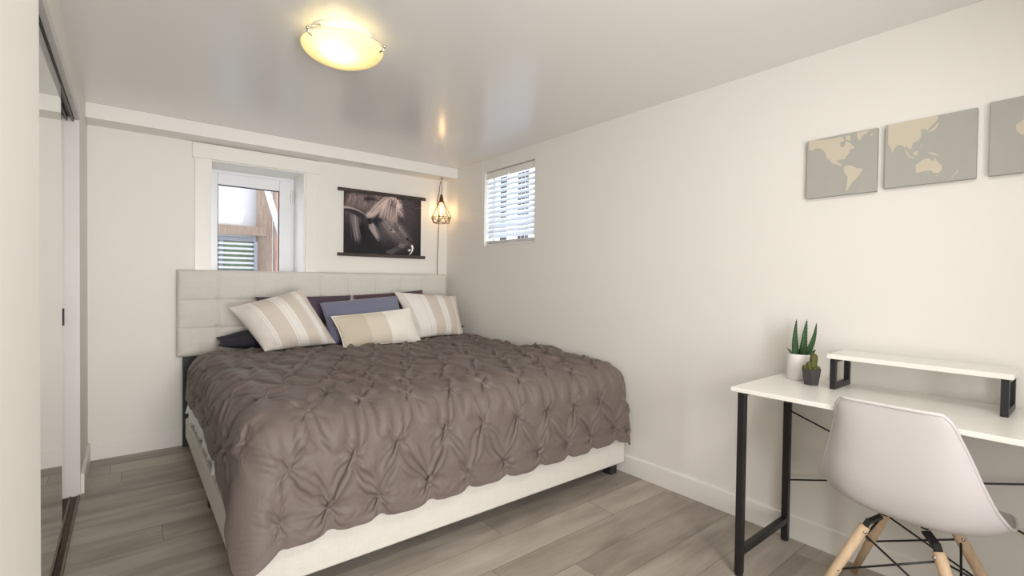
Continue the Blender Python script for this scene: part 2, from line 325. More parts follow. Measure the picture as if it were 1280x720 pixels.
# ---------------------------------------------------------------- window 2 (small window with the blind)
w2 = MB().box((.10, wy0, wz0), (.145, wy0 + .03, wz1)).box((.10, wy1 - .03, wz0), (.145, wy1, wz1)).box((.10, wy0 + .03, wz1 - .03), (.145, wy1 - .03, wz1)).box((.10, wy0 + .03, wz0), (.145, wy1 - .03, wz0 + .03))
win2 = struct('window_2', w2, PVC, bevel=.002)
obj('pane', MB().box((.12, wy0 + .03, wz0 + .03), (.124, wy1 - .03, wz1 - .03)), GLASS, win2)
BLM = bpy.data.materials.new('blind_slat_white'); BLM.use_nodes = True
_t = BLM.node_tree; _b = _t.nodes['Principled BSDF']; _b.inputs['Base Color'].default_value = (.86, .87, .89, 1); _b.inputs['Roughness'].default_value = .4
_tr = nd(_t, 'ShaderNodeBsdfTranslucent'); _tr.inputs[0].default_value = (.85, .88, .93, 1); _m = nd(_t, 'ShaderNodeMixShader'); _m.inputs[0].default_value = .42
_t.links.new(_b.outputs[0], _m.inputs[1]); _t.links.new(_tr.outputs[0], _m.inputs[2]); _t.links.new(_m.outputs[0], _t.nodes['Material Output'].inputs[0])
bl = thing('window_blind', (.045, (wy0 + wy1) / 2, wz1), 'white slatted blind filling the small high window in the right wall', 'blind')
ya, yb = wy0 + .006, wy1 - .006
vm = MB().box((.018, ya, wz1 - .062), (.024, -.955, wz1 - .006)).box((.018, -.945, wz1 - .062), (.024, yb, wz1 - .006))
obj('valance', vm, TRIM, bl, bevel=.002)
obj('head_rail', MB().box((.028, ya, wz1 - .045), (.072, yb, wz1 - .002)), TRIM, bl)
sm = MB(); z = wz1 - .088; k = 0
rb = random.Random(4)
while z > wz0 + .075:
    ang = math.radians(50 if k not in (9, 11) else 74) + rb.uniform(-.06, .06); P = []
    for j in range(7):
        a = (j / 6 - .5) * .050; c = .004 * (1 - (j / 3 - 1) ** 2)
        P.append([(.048 + a * math.cos(ang) - c * math.sin(ang), y, z + a * math.sin(ang) + c * math.cos(ang)) for y in (ya, yb)])
    sm.grid(np.array(P)); z -= .0425; k += 1
obj('slats', sm, BLM, bl, solid=(.0025, 0))
br_ = MB().box((.024, ya, wz0 + .004), (.074, yb, wz0 + .020))
for q in range(3): br_.box((.024, ya, wz0 + .024 + q * .009), (.074, yb, wz0 + .0285 + q * .009))
obj('bottom_rail', br_, TRIM, bl, bevel=.001)
cdm = MB()
for y in (ya + .10, (ya + yb) / 2, yb - .10):
    cdm.tube([(.020, y, wz1 - .06), (.020, y, wz0 + .02)], .0012, 5); cdm.tube([(.076, y, wz1 - .06), (.076, y, wz0 + .02)], .0012, 5)
obj('ladder_cords', cdm, TRIM, bl)
obj('tilt_wand', MB().tube([(.012, ya + .075, wz1 - .06), (.010, ya + .075, wz1 - .22)], .004, 8), TRIM, bl)

# ---------------------------------------------------------------- outside the windows
EXTW = mat('outside_white', (.42, .405, .41), .7, var=.05); EXTB = wood('deck_timber', (.17, .115, .085), (.27, .20, .155), axis=2, rough=.8)
EXTG = mat('outside_grey', (.20, .20, .225), .8, var=.1)
struct('ground', MB().box((-4.5, .5, -.25), (3.5, 6, -.2)), EXTG)
tag(obj('neighbouring_wall', MB().box((-3.2, 3.2, -.2), (-.95, 3.3, 2.6)), EXTW, org=(-2.2, 3.25, -.2)), 'pale outside wall seen through the left of the deep window', 'wall')
tw = MB()
for k in range(9): tw.box((-1.09 + k * .2, 3.1, -.2), (-.90 + k * .2, 3.14, 2.45))
tag(obj('timber_screen', tw, EXTB, org=(-.4, 3.12, -.2)), 'brown vertical board screen outside the deep window', 'fence')
ow = thing('outside_window', (-1.47, 3.17, 1.34), 'window with slats across the yard, low in the deep window', 'window')
obj('outside_frame', MB().box((-1.86, 3.13, 1.28), (-1.82, 3.2, 1.66)).box((-1.14, 3.02, 1.28), (-1.10, 3.09, 1.66)).box((-1.86, 3.08, 1.66), (-1.10, 3.2, 1.72)).box((-1.86, 3.08, 1.22), (-1.10, 3.2, 1.28)).box((-1.53, 3.06, 1.28), (-1.49, 3.1, 1.66)), EXTG, ow)
gm = mat('outside_green', (.20, .26, .17), .8, var=.5, vscale=14)
obj('outside_pane', MB().box((-1.82, 3.12, 1.28), (-1.14, 3.16, 1.66)), gm, ow)
sm = MB()
for k in range(6): sm.box((-1.82, 3.04, 1.30 + k * .062), (-1.14, 3.05, 1.328 + k * .062))
obj('outside_slats', sm, EXTW, ow)
tag(obj('deck_ledger', MB().box((-2.4, 3.0, 1.74), (-1.0, 3.04, 1.86)), EXTB, org=(-1.7, 3.02, 1.8)), 'brown timber rail above the slatted window outside', 'beam')
tag(obj('deck_beam', MB().box((-3, 1.9, 2.62), (1.2, 2.05, 2.85)), EXTB, org=(-1, 2, 2.7)), 'timber deck beam above the yard outside the deep window', 'beam')
tag(obj('white_brace', MB().bar((-1.32, 2.0, 2.62), (-.98, 2.0, 1.45), .055), EXTW, org=(-1.1, 2, 2)), 'white slanting pole at the right outside the deep window', 'pole')
tag(obj('white_brace', MB().bar((-1.95, 2.0, 2.02), (-1.40, 2.0, 2.62), .05), EXTW, org=(-1.7, 2, 2.3)), 'white slanting pole at the top left outside the deep window', 'pole')
tag(obj('red_post', MB().bar((-.93, 2.6, -.2), (-.93, 2.6, 2.6), .05), mat('faded_red', (.55, .25, .2), .7), org=(-.93, 2.6, -.2)), 'thin faded red post behind the white slanting pole outside', 'post')
# dark bars of the fence beyond the small window
FB = mat('fence_black', (.03, .03, .035), .6)
fz = thing('black_fence', (.62, -.6, -.2), 'black metal fence seen between the slats of the small window', 'fence')
fm = MB()
for y in (-.47, -.41, -.35, -.12, -.06): fm.box((.62, y - .017, -.2), (.64, y + .017, 2.5))
obj('bars', fm, FB, fz); obj('rail', MB().box((.60, -1.2, 2.40), (.62, .6, 2.44)), FB, fz); obj('rail', MB().box((.60, -1.2, 1.32), (.62, .6, 1.36)), FB, fz)

# ---------------------------------------------------------------- the bed
BED = thing('upholstered_bed', (-1.1, -1.1, 0), 'king bed with cream linen tufted headboard and low upholstered rails on black feet', 'bed')
def headboard():
    xs = [-2.184, -1.941, -1.70, -1.466, -1.225, -.997, -.759, -.526, -.31, -.050]; zs = [.635, .829, 1.027, 1.240]
    nx, nz = 300, 90; X = np.linspace(xs[0], xs[-1], nx); Z = np.linspace(zs[0], zs[-1], nz); x, z = np.meshgrid(X, Z, indexing='ij')
    # straight stitched seams, a button dimple where they cross
    dx = np.min([np.abs(x - q) for q in xs[1:-1]], 0); dz = np.min([np.abs(z - q) for q in zs[1:-1]], 0)
    hgt = -.006 * np.exp(-(dx / .006) ** 2) - .008 * np.exp(-(dz / .008) ** 2)
    puff = np.minimum(1, dx / .10) ** .5 * np.minimum(1, dz / .09) ** .5; hgt = hgt + .012 * puff
    for a in xs[1:-1]:
        for c in zs[1:-1]:
            d = np.hypot(x - a, z - c); hgt -= .016 * np.exp(-(d / .022) ** 2) + .004 * np.exp(-(d / .06) ** 2)
    e = np.minimum(np.minimum(x - xs[0], xs[-1] - x), np.minimum(z - zs[0], zs[-1] - z)); R = .022
    y = -.098 - hgt * np.clip(e / .04, 0, 1) + (R - np.sqrt(np.maximum(R * R - np.maximum(R - e, 0) ** 2, 0)))
    front = np.stack([x, y, z], -1)
    m = MB(); m.grid(front, flip=False)
    per = [(i, 0) for i in range(nx)] + [(nx - 1, j) for j in range(1, nz)] + [(i, nz - 1) for i in range(nx - 2, -1, -1)] + [(0, j) for j in range(nz - 2, 0, -1)]
    ring = np.array([front[i, j] for i, j in per]); back = ring.copy(); back[:, 1] = -.020
    o = len(m.v); m.v += [tuple(p) for p in ring] + [tuple(p) for p in back]; n = len(per)
    for i in range(n): j = (i + 1) % n; m.f.append((o + i, o + n + i, o + n + j, o + j)); m.m.append(0)
    m.f.append(tuple(o + n + i for i in range(n))); m.m.append(0)
    return m
obj('headboard', headboard(), LINEN, BED, smooth=True)
for x in (-2.150, -.155):
    obj('headboard_leg', MB().box((x, -.062, 0), (x + .082, -.024, .66)), BLKWOOD, BED, bevel=.003)
RB, RT = .078, .215
obj('side_rail', MB().box((-2.138, -2.19, RB), (-2.098, -.10, RT)), LINEN, BED, bevel=.012)
obj('side_rail', MB().box((-.075, -2.19, RB), (-.045, -.10, RT)), LINEN, BED, bevel=.012)
obj('foot_rail', MB().box((-2.140, -2.232, RB), (-.045, -2.192, .26)), LINEN, BED, bevel=.012)
for x, y in ((-2.125, -1.21), (-.125, -2.185), (-2.12, -2.185), (-.13, -1.21)):
    obj('leg', MB().box((x, y, 0), (x + .062, y + .062, RB + .01)), BLKWOOD, BED, bevel=.003)
obj('slat_base', MB().box((-2.095, -2.188, .15), (-.078, -.12, .19)), BLKWOOD, BED)
mt = MB().box((-2.085, -2.165, .195), (-.085, -.125, .625))
tag(obj('mattress', mt, MATTR, bevel=.06, seg=4, org=(-1.1, -1.1, .2)), 'thick white mattress under the taupe comforter', 'mattress')
def skirt():
    """the white pad edge puckering out between comforter and rail along the left side"""
    n = 240; t = np.linspace(-2.02, -.14, n); rs = np.random.RandomState(3)
    ker = np.exp(-.5 * (np.arange(-8, 9) / 2.2) ** 2); w = np.convolve(rs.randn(n), ker, 'same'); w /= w.std()
    w2 = np.convolve(rs.randn(n), ker, 'same'); w2 /= w2.std()
    rows = []
    for k in range(12):
        f = k / 11; z = .50 - .245 * f - .010 * w2 * f
        x = -2.092 - .020 * f - .014 * w * f ** 1.2 * (.55 + .45 * np.sin(t * 190 + w)) - .012 * f
        rows.append(np.stack([x, t, z * np.ones(n)], -1))
    m = MB(); m.grid(np.stack(rows, 0)); return m
tag(obj('mattress_pad', skirt(), SHEET, smooth=True, solid=(.004, 0), org=(-2.1, -1.1, .3)), 'crumpled white mattress pad edge showing along the left bed rail', 'mattress pad')

# comforter
def duvet_grid():
    """Cloth of the comforter: a grid laid over the mattress, gathered at the tuck points and relaxed."""
    rs = np.random.RandomState(7)
    h = 0.0068
    RX0, RX1, RY0 = -2.135, 0.000, -2.238       # mattress sides and foot
    R, ZT = 0.13, 0.690                          # rounding, height of the cloth
    s = np.arange(-2.345, 0.14, h); t = np.arange(-2.640, -0.44, h)
    S, T = np.meshgrid(s, t, indexing='ij'); n, m = S.shape
    def base(S, T):
        ix = np.clip(S, RX0 + R, RX1 - R); iy = np.maximum(T, RY0 + R)
        dx, dy = S - ix, T - iy; L0 = np.hypot(dx, dy); L = np.where(L0 < .5, L0, .5 + .1 * np.tanh((L0 - .5) / .1)); Ls = np.maximum(L0, 1e-9)
        nx, ny = dx / Ls, dy / Ls
        a = np.minimum(L / R, np.pi / 2); rest = np.maximum(L - R * np.pi / 2, 0)
        f = R * np.sin(a) + (0.10 + 0.16 * (2 * np.abs(nx * ny)) * (nx < 0)) * rest; g = -R * (1 - np.cos(a)) - rest
        P = np.stack([ix + nx * f, iy + ny * f, ZT + g], -1)
        N = np.stack([nx * np.sin(a), ny * np.sin(a), np.cos(a)], -1)
        return P, N
    # the left side hangs lower towards the foot
    low = 0.10 * np.clip((-1.35 - T) / 0.75, 0, 1) ** 1.3
    S2 = S - low * np.clip((-1.99 - S) / 0.36, 0, 1)
    B, N = base(S2, T)
    # the top is a little fuller in the middle and uneven
    def smooth(k, amp):
        W = rs.randn(n, m)
        ker = np.exp(-0.5 * (np.arange(-3 * k, 3 * k + 1) / k) ** 2); ker /= ker.sum()
        W = np.apply_along_axis(lambda v: np.convolve(v, ker, 'same'), 0, W)
        W = np.apply_along_axis(lambda v: np.convolve(v, ker, 'same'), 1, W)
        return amp * W / W.std()
    B += N * (smooth(14, 0.006))[..., None]
    # tuck points
    pins = []
    rows = ((-2.552, -1.019), (-2.365, -.937), (-2.155, -.851), (-1.95, -.955), (-1.72, -.840), (-1.50, -.955), (-1.27, -.840), (-1.05, -.955), (-.83, -.840), (-.61, -.955))
    for tt, ph in rows:
        for q in range(-8, 6):
            a = ph + q * .209 + rs.uniform(-.017, .017); b = tt + rs.uniform(-.017, .017)
            i, j = int(round((a - s[0]) / h)), int(round((b - t[0]) / h))
            if 4 <= i < n - 4 and 4 <= j < m - 4 and not (S2[i, j] < RX0 + R - .12 and T[i, j] < RY0 + R - .12): pins.append((i, j))
    pins = np.array(pins)
    # rest lengths
    P = B + N * (0.012 + smooth(2, 0.003))[..., None]
    Q = P.copy()
    gr = int(round(0.034 / h)); off = [(a, b) for a in range(-gr, gr + 1) for b in range(-gr, gr + 1) if a * a + b * b <= gr * gr + .5]
    pi = np.concatenate([pins[:, 0] + a for a, b in off]).reshape(len(off), -1)
    pj = np.concatenate([pins[:, 1] + b for a, b in off]).reshape(len(off), -1)
    pi = np.clip(pi, 0, n - 1); pj = np.clip(pj, 0, m - 1)
    offr = np.array([np.hypot(a, b) for a, b in off])
    pc = B[pins[:, 0], pins[:, 1]]; pn = N[pins[:, 0], pins[:, 1]]
    def link(P, A, Bs, L, k):
        d = P[Bs] - P[A]; l = np.sqrt((d * d).sum(-1)) + 1e-9
        e = (l - L) / l
        c = d * (0.5 * k * e)[..., None]
        P[A] += c; P[Bs] -= c
    sl = slice
    def pairs(di, dj, step):
        out = []
        # colourings so that no vertex appears twice in one batch
        if dj == 0:
            for o in range(di):
                for ph in range(2):
                    st = o + ph * di
                    A = (sl(st, n - di, 2 * di), sl(None)); Bq = (sl(st + di, n, 2 * di), sl(None)); out.append((A, Bq))
        elif di == 0:
            for o in range(dj):
                for ph in range(2):
                    st = o + ph * dj
                    A = (sl(None), sl(st, m - dj, 2 * dj)); Bq = (sl(None), sl(st + dj, m, 2 * dj)); out.append((A, Bq))
        elif dj == 1:
            for ph in range(2):
                A = (sl(ph, n - 1, 2), sl(0, m - 1)); Bq = (sl(ph + 1, n, 2), sl(1, m)); out.append((A, Bq))
        else:
            for ph in range(2):
                A = (sl(ph, n - 1, 2), sl(1, m)); Bq = (sl(ph + 1, n, 2), sl(0, m - 1)); out.append((A, Bq))
        res = []
        for A, Bq in out:
            la = len(range(*A[0].indices(n))); lb = len(range(*Bq[0].indices(n)))
            ma = len(range(*A[1].indices(m))); mb = len(range(*Bq[1].indices(m)))
            assert la == lb and ma == mb, (di, dj, la, lb, ma, mb)
            res.append((A, Bq))
        return res
    sh = pairs(1, 1, 1) + pairs(1, -1, 1)
    def rest(prs, e0):
        return [(A, Bq, np.linalg.norm(B[Bq] - B[A], axis=-1) * e0[A]) for A, Bq in prs]
    hem = np.clip(np.minimum(S - s[0], T - t[0]) / 0.09, 0, 1) * (1 - np.clip(np.minimum(RX0 + R - S2, RY0 + R - T) / 0.12, 0, 1) * .7); exs, ext = 1 + 0.150 * hem, 1 + 0.105 * hem
    r1 = rest(pairs(1, 0, 1), exs) + rest(pairs(0, 1, 1), ext)
    r2 = rest(sh, (exs + ext) / 2)
    r3 = rest(pairs(5, 0, 1), exs * .99) + rest(pairs(0, 5, 1), ext * .99)
    for it in range(340):
        V = (P - Q) * 0.90; Q = P.copy(); P = P + V
        for A, Bq, L in r1: link(P, A, Bq, L, 0.9)
        for A, Bq, L in r2: link(P, A, Bq, L, 0.2)
        for A, Bq, L in r3: link(P, A, Bq, L, 0.5)
        # gathers
        cur = P[pi, pj]; cen = cur.mean(0)
        ramp = min(1, it / 80)
        tgt = pc + pn * 0.001
        d = cur - tgt; l = np.linalg.norm(d, axis=-1, keepdims=True) + 1e-9
        want = (offr[:, None, None] * h * (1 - ramp * 0.8))
        e = np.maximum(l - want, 0) / l
        P[pi, pj] = cur - d * e * 0.5
        # resting on the bed, not too far from it, and not through the wall
        q = ((P - B) * N).sum(-1)
        c = np.where(q < 0, -q, 0) - np.where(q > 0.045, q - 0.045, 0) * 0.5 + (0.018 - q) * 0.011
        P += N * c[..., None]
        tan = (P - B) - N * q[..., None]
        P -= tan * 0.004
        P[..., 0] = np.minimum(P[..., 0], -0.012)
    return P, n, m

_P, _n, _m = duvet_grid()
dm = MB(); dm.grid(_P)
tag(obj('comforter', dm, DUVET, smooth=True, solid=(.012, -1), subsurf=1, org=(-1.1, -1.3, .69)), 'taupe satin pintucked comforter spread over the bed and hanging over its foot', 'comforter')

# ---------------------------------------------------------------- pillows
def pillow(name, TL, TR, BR, BL, thick, mats, label, cat, group=None, sag=.05, wr=.004, seed=1, n=56, pw=2.4, bow=.05):
    """cushion between four corner points; u runs left-right, v top-bottom"""
    TL, TR, BR, BL = [np.array(q, float) for q in (TL, TR, BR, BL)]
    rs = np.random.RandomState(seed)
    a = np.linspace(-1, 1, n); a = np.sign(a) * np.abs(a) ** .8; U, V = np.meshgrid(a, a, indexing='ij')
    # edges drawn in between the corners
    u = U * (1 - bow * (1 - V ** 2) * np.abs(U)); v = V * (1 - bow * (1 - U ** 2) * np.abs(V))
    s, t = (u + 1) / 2, (v + 1) / 2
    P = ((1 - s) * (1 - t))[..., None] * TL + (s * (1 - t))[..., None] * TR + (s * t)[..., None] * BR + ((1 - s) * t)[..., None] * BL
    N = np.cross(TR - BL, TL - BR); N /= np.linalg.norm(N)
    if N[1] > 0 and abs(N[1]) > .15: N = -N
    elif abs(N[1]) <= .15 and N[2] < 0: N = -N
    prof = np.maximum(1 - np.abs(U) ** pw, 0) ** .62 * np.maximum(1 - np.abs(V) ** pw, 0) ** .62
    prof *= 1 + sag * V
    def noise(k, amp):
        w = rs.randn(n, n); kr = np.exp(-.5 * (np.arange(-3 * k, 3 * k + 1) / k) ** 2); kr /= kr.sum()
        w = np.apply_along_axis(lambda q: np.convolve(q, kr, 'same'), 0, w); w = np.apply_along_axis(lambda q: np.convolve(q, kr, 'same'), 1, w)
        return amp * w / w.std()
    # pucker folds running in from the edges
    edge = np.exp(-((1 - np.abs(U)) / .22) ** 2) * np.sin(V * 17 + noise(4, 1.2)) + np.exp(-((1 - np.abs(V)) / .22) ** 2) * np.sin(U * 19 + noise(4, 1.2))
    W = (noise(6, wr) + edge * wr * .8) * np.clip(prof * 2, 0, 1)
    F = P + N * (prof * thick * .5 + W)[..., None]; Bk = P - N * (prof * thick * .5)[..., None]
    m = MB(); m.grid(F); m.grid(Bk, flip=True)
    UV = np.stack([(U + 1) / 2, (1 - V) / 2], -1).reshape(-1, 2); m.uv = np.vstack([UV, UV])
    c = (TL + TR + BR + BL) / 4
    o = obj(name, m, mats, smooth=True, org=tuple(c)); tag(o, label, cat, group)
    # weld the two faces along the rim
    w = o.modifiers.new('weld', 'WELD'); w.merge_threshold = .0005
    k = o.modifiers.new('smooth', 'SUBSURF'); k.levels = 1; k.render_levels = 1
    rim = [P[i, 0] for i in range(n)] + [P[n - 1, j] for j in range(1, n)] + [P[i, n - 1] for i in range(n - 2, -1, -1)] + [P[0, j] for j in range(n - 2, 0, -1)]
    return o, rim, F
NAVY = mat('dark_navy_cotton', (.020, .020, .032), .75, bump=.1, bscale=300)
PLUM = mat('dark_plum_cotton', (.085, .056, .082), .75, bump=.1, bscale=300)
PLUM2 = mat('brown_plum_cotton', (.100, .058, .066), .75, bump=.1, bscale=300)
SLATE = mat('slate_blue_cotton', (.165, .170, .250), .7, sheen=.3, bump=.1, bscale=300)
be, cr, wh, li = (.66, .585, .51), (.72, .665, .61), (.82, .785, .74), (.70, .63, .56)
STR = stripes('striped_linen', [(0, cr), (.185, wh), (.205, be), (.213, wh), (.235, be), (.45, wh), (.475, cr), (.485, wh), (.56, cr), (.57, wh), (.60, be), (.76, cr), (.79, wh), (.86, li)])
STR2 = stripes('striped_linen', [(0, cr), (.10, wh), (.30, cr), (.31, wh), (.40, be), (.585, wh), (.63, cr), (.64, wh), (.70, be), (.865, wh), (.90, li)])
BLK3 = stripes('block_linen', [(0, (.60, .53, .42)), (.345, (.68, .61, .51)), (.60, (.84, .80, .72))])
SL, SE = 'pillows lying flat against the headboard', 'pillows standing at the head of the bed'
pillow('bed_pillow', (-1.97, -.15, .765), (-1.28, -.13, .765), (-1.26, -.36, .760), (-1.99, -.42, .735), .13, NAVY, 'dark navy pillow lying flat, its corner out at the left of the bed', 'pillow', None, seed=2, wr=.006)
pillow('bed_pillow', (-.86, -.13, .765), (-.10, -.13, .765), (-.030, -.40, .765), (-.80, -.34, .760), .12, NAVY, 'dark navy pillow lying flat, its corner out by the right wall', 'pillow', None, seed=3, wr=.006)
pillow('bed_pillow', (-1.725, -.165, 1.050), (-1.005, -.165, 1.055), (-1.005, -.22, .835), (-1.70, -.22, .835), .085, PLUM, 'dark plum pillow upright on the headboard, behind the left striped cushion', 'pillow', None, seed=4)
pillow('bed_pillow', (-.990, -.165, 1.055), (-.345, -.165, 1.098), (-.33, -.22, .835), (-.985, -.22, .835), .085, PLUM2, 'dark brownish plum pillow upright on the headboard, behind the right striped cushion', 'pillow', None, seed=5)
pillow('blue_cushion', (-1.335, -.40, 1.010), (-.705, -.40, 1.058), (-.70, -.57, .72), (-1.30, -.57, .715), .17, SLATE, 'slate blue pillow standing in the middle behind the small cushion', 'pillow', None, seed=6, wr=.003, bow=.03)
pillow('striped_cushion', (-1.935, -.45, .992), (-1.465, -.43, 1.118), (-1.275, -.62, .724), (-1.755, -.66, .710), .23, STR, 'large beige and white striped cushion tilted at the left', 'cushion', None, seed=7, wr=.004)
pillow('striped_cushion', (-.715, -.34, 1.090), (-.105, -.35, 1.045), (-.135, -.53, .712), (-.62, -.57, .710), .16, STR2, 'large beige and white striped cushion upright at the right by the wall', 'cushion', None, seed=8, wr=.003)
lum, rim, LF = pillow('lumbar_cushion', (-1.327, -.65, .922), (-.713, -.64, .965), (-.665, -.74, .712), (-1.275, -.76, .712), .12, BLK3, 'small oblong cushion of beige and cream blocks in front of the blue pillow', 'cushion', None, seed=9, wr=.002)
pp = MB(); pp.tube([tuple(q) for q in rim[::3]], .0042, 6, closed=True)
obj('piping', pp, mat('cream_piping', (.82, .77, .70), .8), lum, smooth=True)

# ---------------------------------------------------------------- desk with its riser
DY0, DY1, DX0, DX1, DZ = -4.13, -3.128, -.525, -.032, .775
dk = thing('desk', (-.28, -3.63, 0), 'white topped desk with thin black metal legs against the right wall', 'desk')
obj('desktop', MB().box((DX0, DY0, DZ - .018), (DX1, DY1, DZ)), WTOP, dk, bevel=.002)
TB = .028
for y in (DY1 - .050, DY0 + .022):
    for x in (DX0 + .016, DX1 - .034):
        obj('leg', MB().box((x, y, .012), (x + TB, y + TB, DZ - .0185)), BLACK, dk, bevel=.002)
        obj('foot_cap', MB().lathe([(.010, 0), (.015, .002), (.015, .012)], (x + TB / 2, y + TB / 2, 0), 16), mat('rubber', (.02, .02, .02), .8), dk)
    obj('leg_crossbar', MB().box((DX0 + .016 + TB, y + .001, .085), (DX1 - .034, y + TB - .001, .085 + TB)), BLACK, dk, bevel=.002)
    obj('leg_crossbar', MB().box((DX0 + .016 + TB, y + .001, DZ - .034), (DX1 - .034, y + TB - .001, DZ - .0185)), BLACK, dk, bevel=.002)
bx = DX1 - .020; ya, yb = DY0 + .05, DY1 - .036 - .014
for z0, z1, dx in ((.610, .300, -.004), (.287, .570, .004)):
    obj('brace', MB().tube([(bx + dx, yb, z0), (bx + dx, ya, z1)], .0036, 8), BLACK, dk, smooth=True)
rs_ = thing('desk_riser', (-.14, -3.64, DZ), 'white monitor riser on black square loop legs standing on the desk', 'shelf')
RY0, RY1, RX0, RX1, RZ = -3.905, -3.380, -.245, -.040, .917
obj('board', MB().box((RX0, RY0, RZ - .018), (RX1, RY1, RZ)), WTOP, rs_, bevel=.0015)
for y in (RY1 - .029, RY0 + .010):
    l = MB(); a, b, z0, z1, w = RX0 + .010, RX1 - .012, DZ + .0005, RZ - .0185, .020
    l.box((a, y, z0), (a + w, y + w, z1)).box((b - w, y, z0), (b, y + w, z1)).box((a + w, y, z0), (b - w, y + w, z0 + .022)).box((a + w, y, z1 - .014), (b - w, y + w, z1))
    obj('leg', l, BLACK, rs_, bevel=.001)

# ---------------------------------------------------------------- plants
POTW = mat('white_ceramic', (.84, .80, .77), .45); SOIL = mat('dark_soil', (.035, .022, .014), .95, var=.4, vscale=90, bump=.8, bscale=120)
AL = mat('aloe_green', (.028, .078, .026), .5, spec=.3, var=.35, vscale=18)
ax, ay = -.116, -3.233
al = thing('potted_aloe', (ax, ay, DZ), 'spiky aloe in a round white pot on the left end of the desk', 'plant')
obj('pot', MB().lathe([(.0, .0), (.046, .0), (.050, .003), (.0525, .110), (.0525, .114), (.0495, .114), (.0490, .098)], (ax, ay, DZ + .0003), 48), POTW, al, smooth=True)
obj('soil', MB().lathe([(.049, .096), (.03, .102), (0, .104)], (ax, ay, DZ), 24), SOIL, al, smooth=True)
def blade(m, base, tip, bend, w, face, teeth=True):
    """fleshy tapering leaf with small teeth"""
    base, tip = Vector(base), Vector(tip); n = 26; d = (tip - base).normalized(); f = Vector(face).normalized(); sd = d.cross(f).normalized(); f = sd.cross(d)
    rows = []
    for i in range(n):
        t = i / (n - 1); c = base.lerp(tip, t) + Vector(bend) * math.sin(t * math.pi) * .6
        ww = w * (1 - t ** 1.7) * (.75 + .25 * min(1, t * 5)) + .0006; th = ww * .38
        tooth = .0016 if (teeth and i % 2 and .05 < t < .93) else 0
        rows.append([c + sd * (ww + tooth), c + f * th * .7 + sd * ww * .5, c + f * th * .45, c + f * th * .7 - sd * ww * .5, c - sd * (ww + tooth), c - f * th * 1.1 - sd * ww * .45, c - f * th * 1.4, c - f * th * 1.1 + sd * ww * .45])
    P = np.array([[tuple(q) for q in r] for r in rows]); P = np.transpose(P, (1, 0, 2)); m.grid(P, close_u=True)
lv = MB(); zb = DZ + .098
vw = Vector((.6255, .78, 0)); rt = Vector((.78, -.6255, 0))
def at_(r, d, z): q = Vector((ax, ay, 0)) + rt * r + vw * d; return (q.x, q.y, DZ + z)
for (r0, d0, r1, d1, z1, br, w) in ((-.022, -.01, -.017, .00, .268, -.010, .0150), (.003, -.02, .023, -.01, .268, -.005, .0170), (.014, .018, .035, .01, .264, .002, .0120), (.022, -.005, .072, .00, .252, .016, .0135), (-.010, .012, -.006, .02, .205, 0, .011)):
    b = rt * br; blade(lv, at_(r0, d0, .094), at_(r1, d1, z1), (b.x, b.y, 0), w, -vw)
blade(lv, at_(-.030, -.01, .10), at_(-.070, -.02, .142), (0, 0, .006), .009, (0, 0, 1)); blade(lv, at_(.022, -.022, .098), at_(.052, -.03, .135), (0, 0, .004), .011, -vw); blade(lv, at_(-.004, -.03, .098), at_(-.006, -.045, .150), (0, 0, 0), .009, -vw)
obj('leaves', lv, AL, al, smooth=True)
cx, cy = -.203, -3.311
CACT = mat('cactus_green', (.095, .098, .022), .7, var=.5, vscale=60)
POTG = mat('charcoal_pot', (.055, .052, .054), .6, var=.1, vscale=20)
ca = thing('potted_cactus', (cx, cy, DZ), 'small cactus in a charcoal faceted pot in front of the aloe', 'plant')
pm = MB(); n = 6
def hexring(r, z, ph=.35): return [(cx + r * math.cos(ph + k * math.pi / 3), cy + r * math.sin(ph + k * math.pi / 3), DZ + z) for k in range(6)]
rings = [hexring(.029, .0003), hexring(.0395, .066), hexring(.0355, .066), hexring(.034, .054)]
for a, b in zip(rings[:-1], rings[1:]):
    pm.add(a + b, [(k, (k + 1) % 6, (k + 1) % 6 + 6, k + 6) for k in range(6)])
pm.add(rings[0], [(5, 4, 3, 2, 1, 0)]); pm.add(rings[-1], [(0, 1, 2, 3, 4, 5)])
obj('pot', pm, POTG, ca, bevel=.0012, angle=.4)
cm = MB()
def stem(p, q, r, ribs=9):
    p, q = Vector(p), Vector(q); n = 26; m_ = 14; d = (q - p).normalized(); a = d.cross(Vector((0, 1, .1))).normalized(); b = d.cross(a); P = np.zeros((ribs * 3, m_, 3))
    for j in range(m_):
        t = j / (m_ - 1); rad = r * (1 - max(0, (t - .72) / .28) ** 2.2) ** .5 * (.85 + .15 * min(1, t * 4)) if t < 1 else .0005
        for i in range(ribs * 3):
            an = 2 * math.pi * i / (ribs * 3); k = rad * (1 + (.16 if i % 3 == 0 else -.05)) * (1 + .06 * (j % 2)); P[i, j] = p + (q - p) * t + (a * math.cos(an) + b * math.sin(an)) * k
    cm.grid(P, close_u=True)
def ac(r, d, z): q = Vector((cx, cy, 0)) + rt * r + vw * d; return (q.x, q.y, DZ + z)
stem(ac(.004, 0, .050), ac(.012, .002, .132), .0125); stem(ac(-.008, -.004, .052), ac(-.016, -.006, .098), .0095); stem(ac(-.02, .0, .054), ac(-.030, 0, .082), .0085); stem(ac(.016, -.008, .052), ac(.022, -.010, .080), .0085); stem(ac(.0, -.016, .052), ac(.002, -.022, .076), .008); stem(ac(-.013, -.014, .052), ac(-.018, -.02, .074), .007)
obj('stems', cm, CACT, ca, smooth=True)
sp = MB(); rnd = random.Random(5)
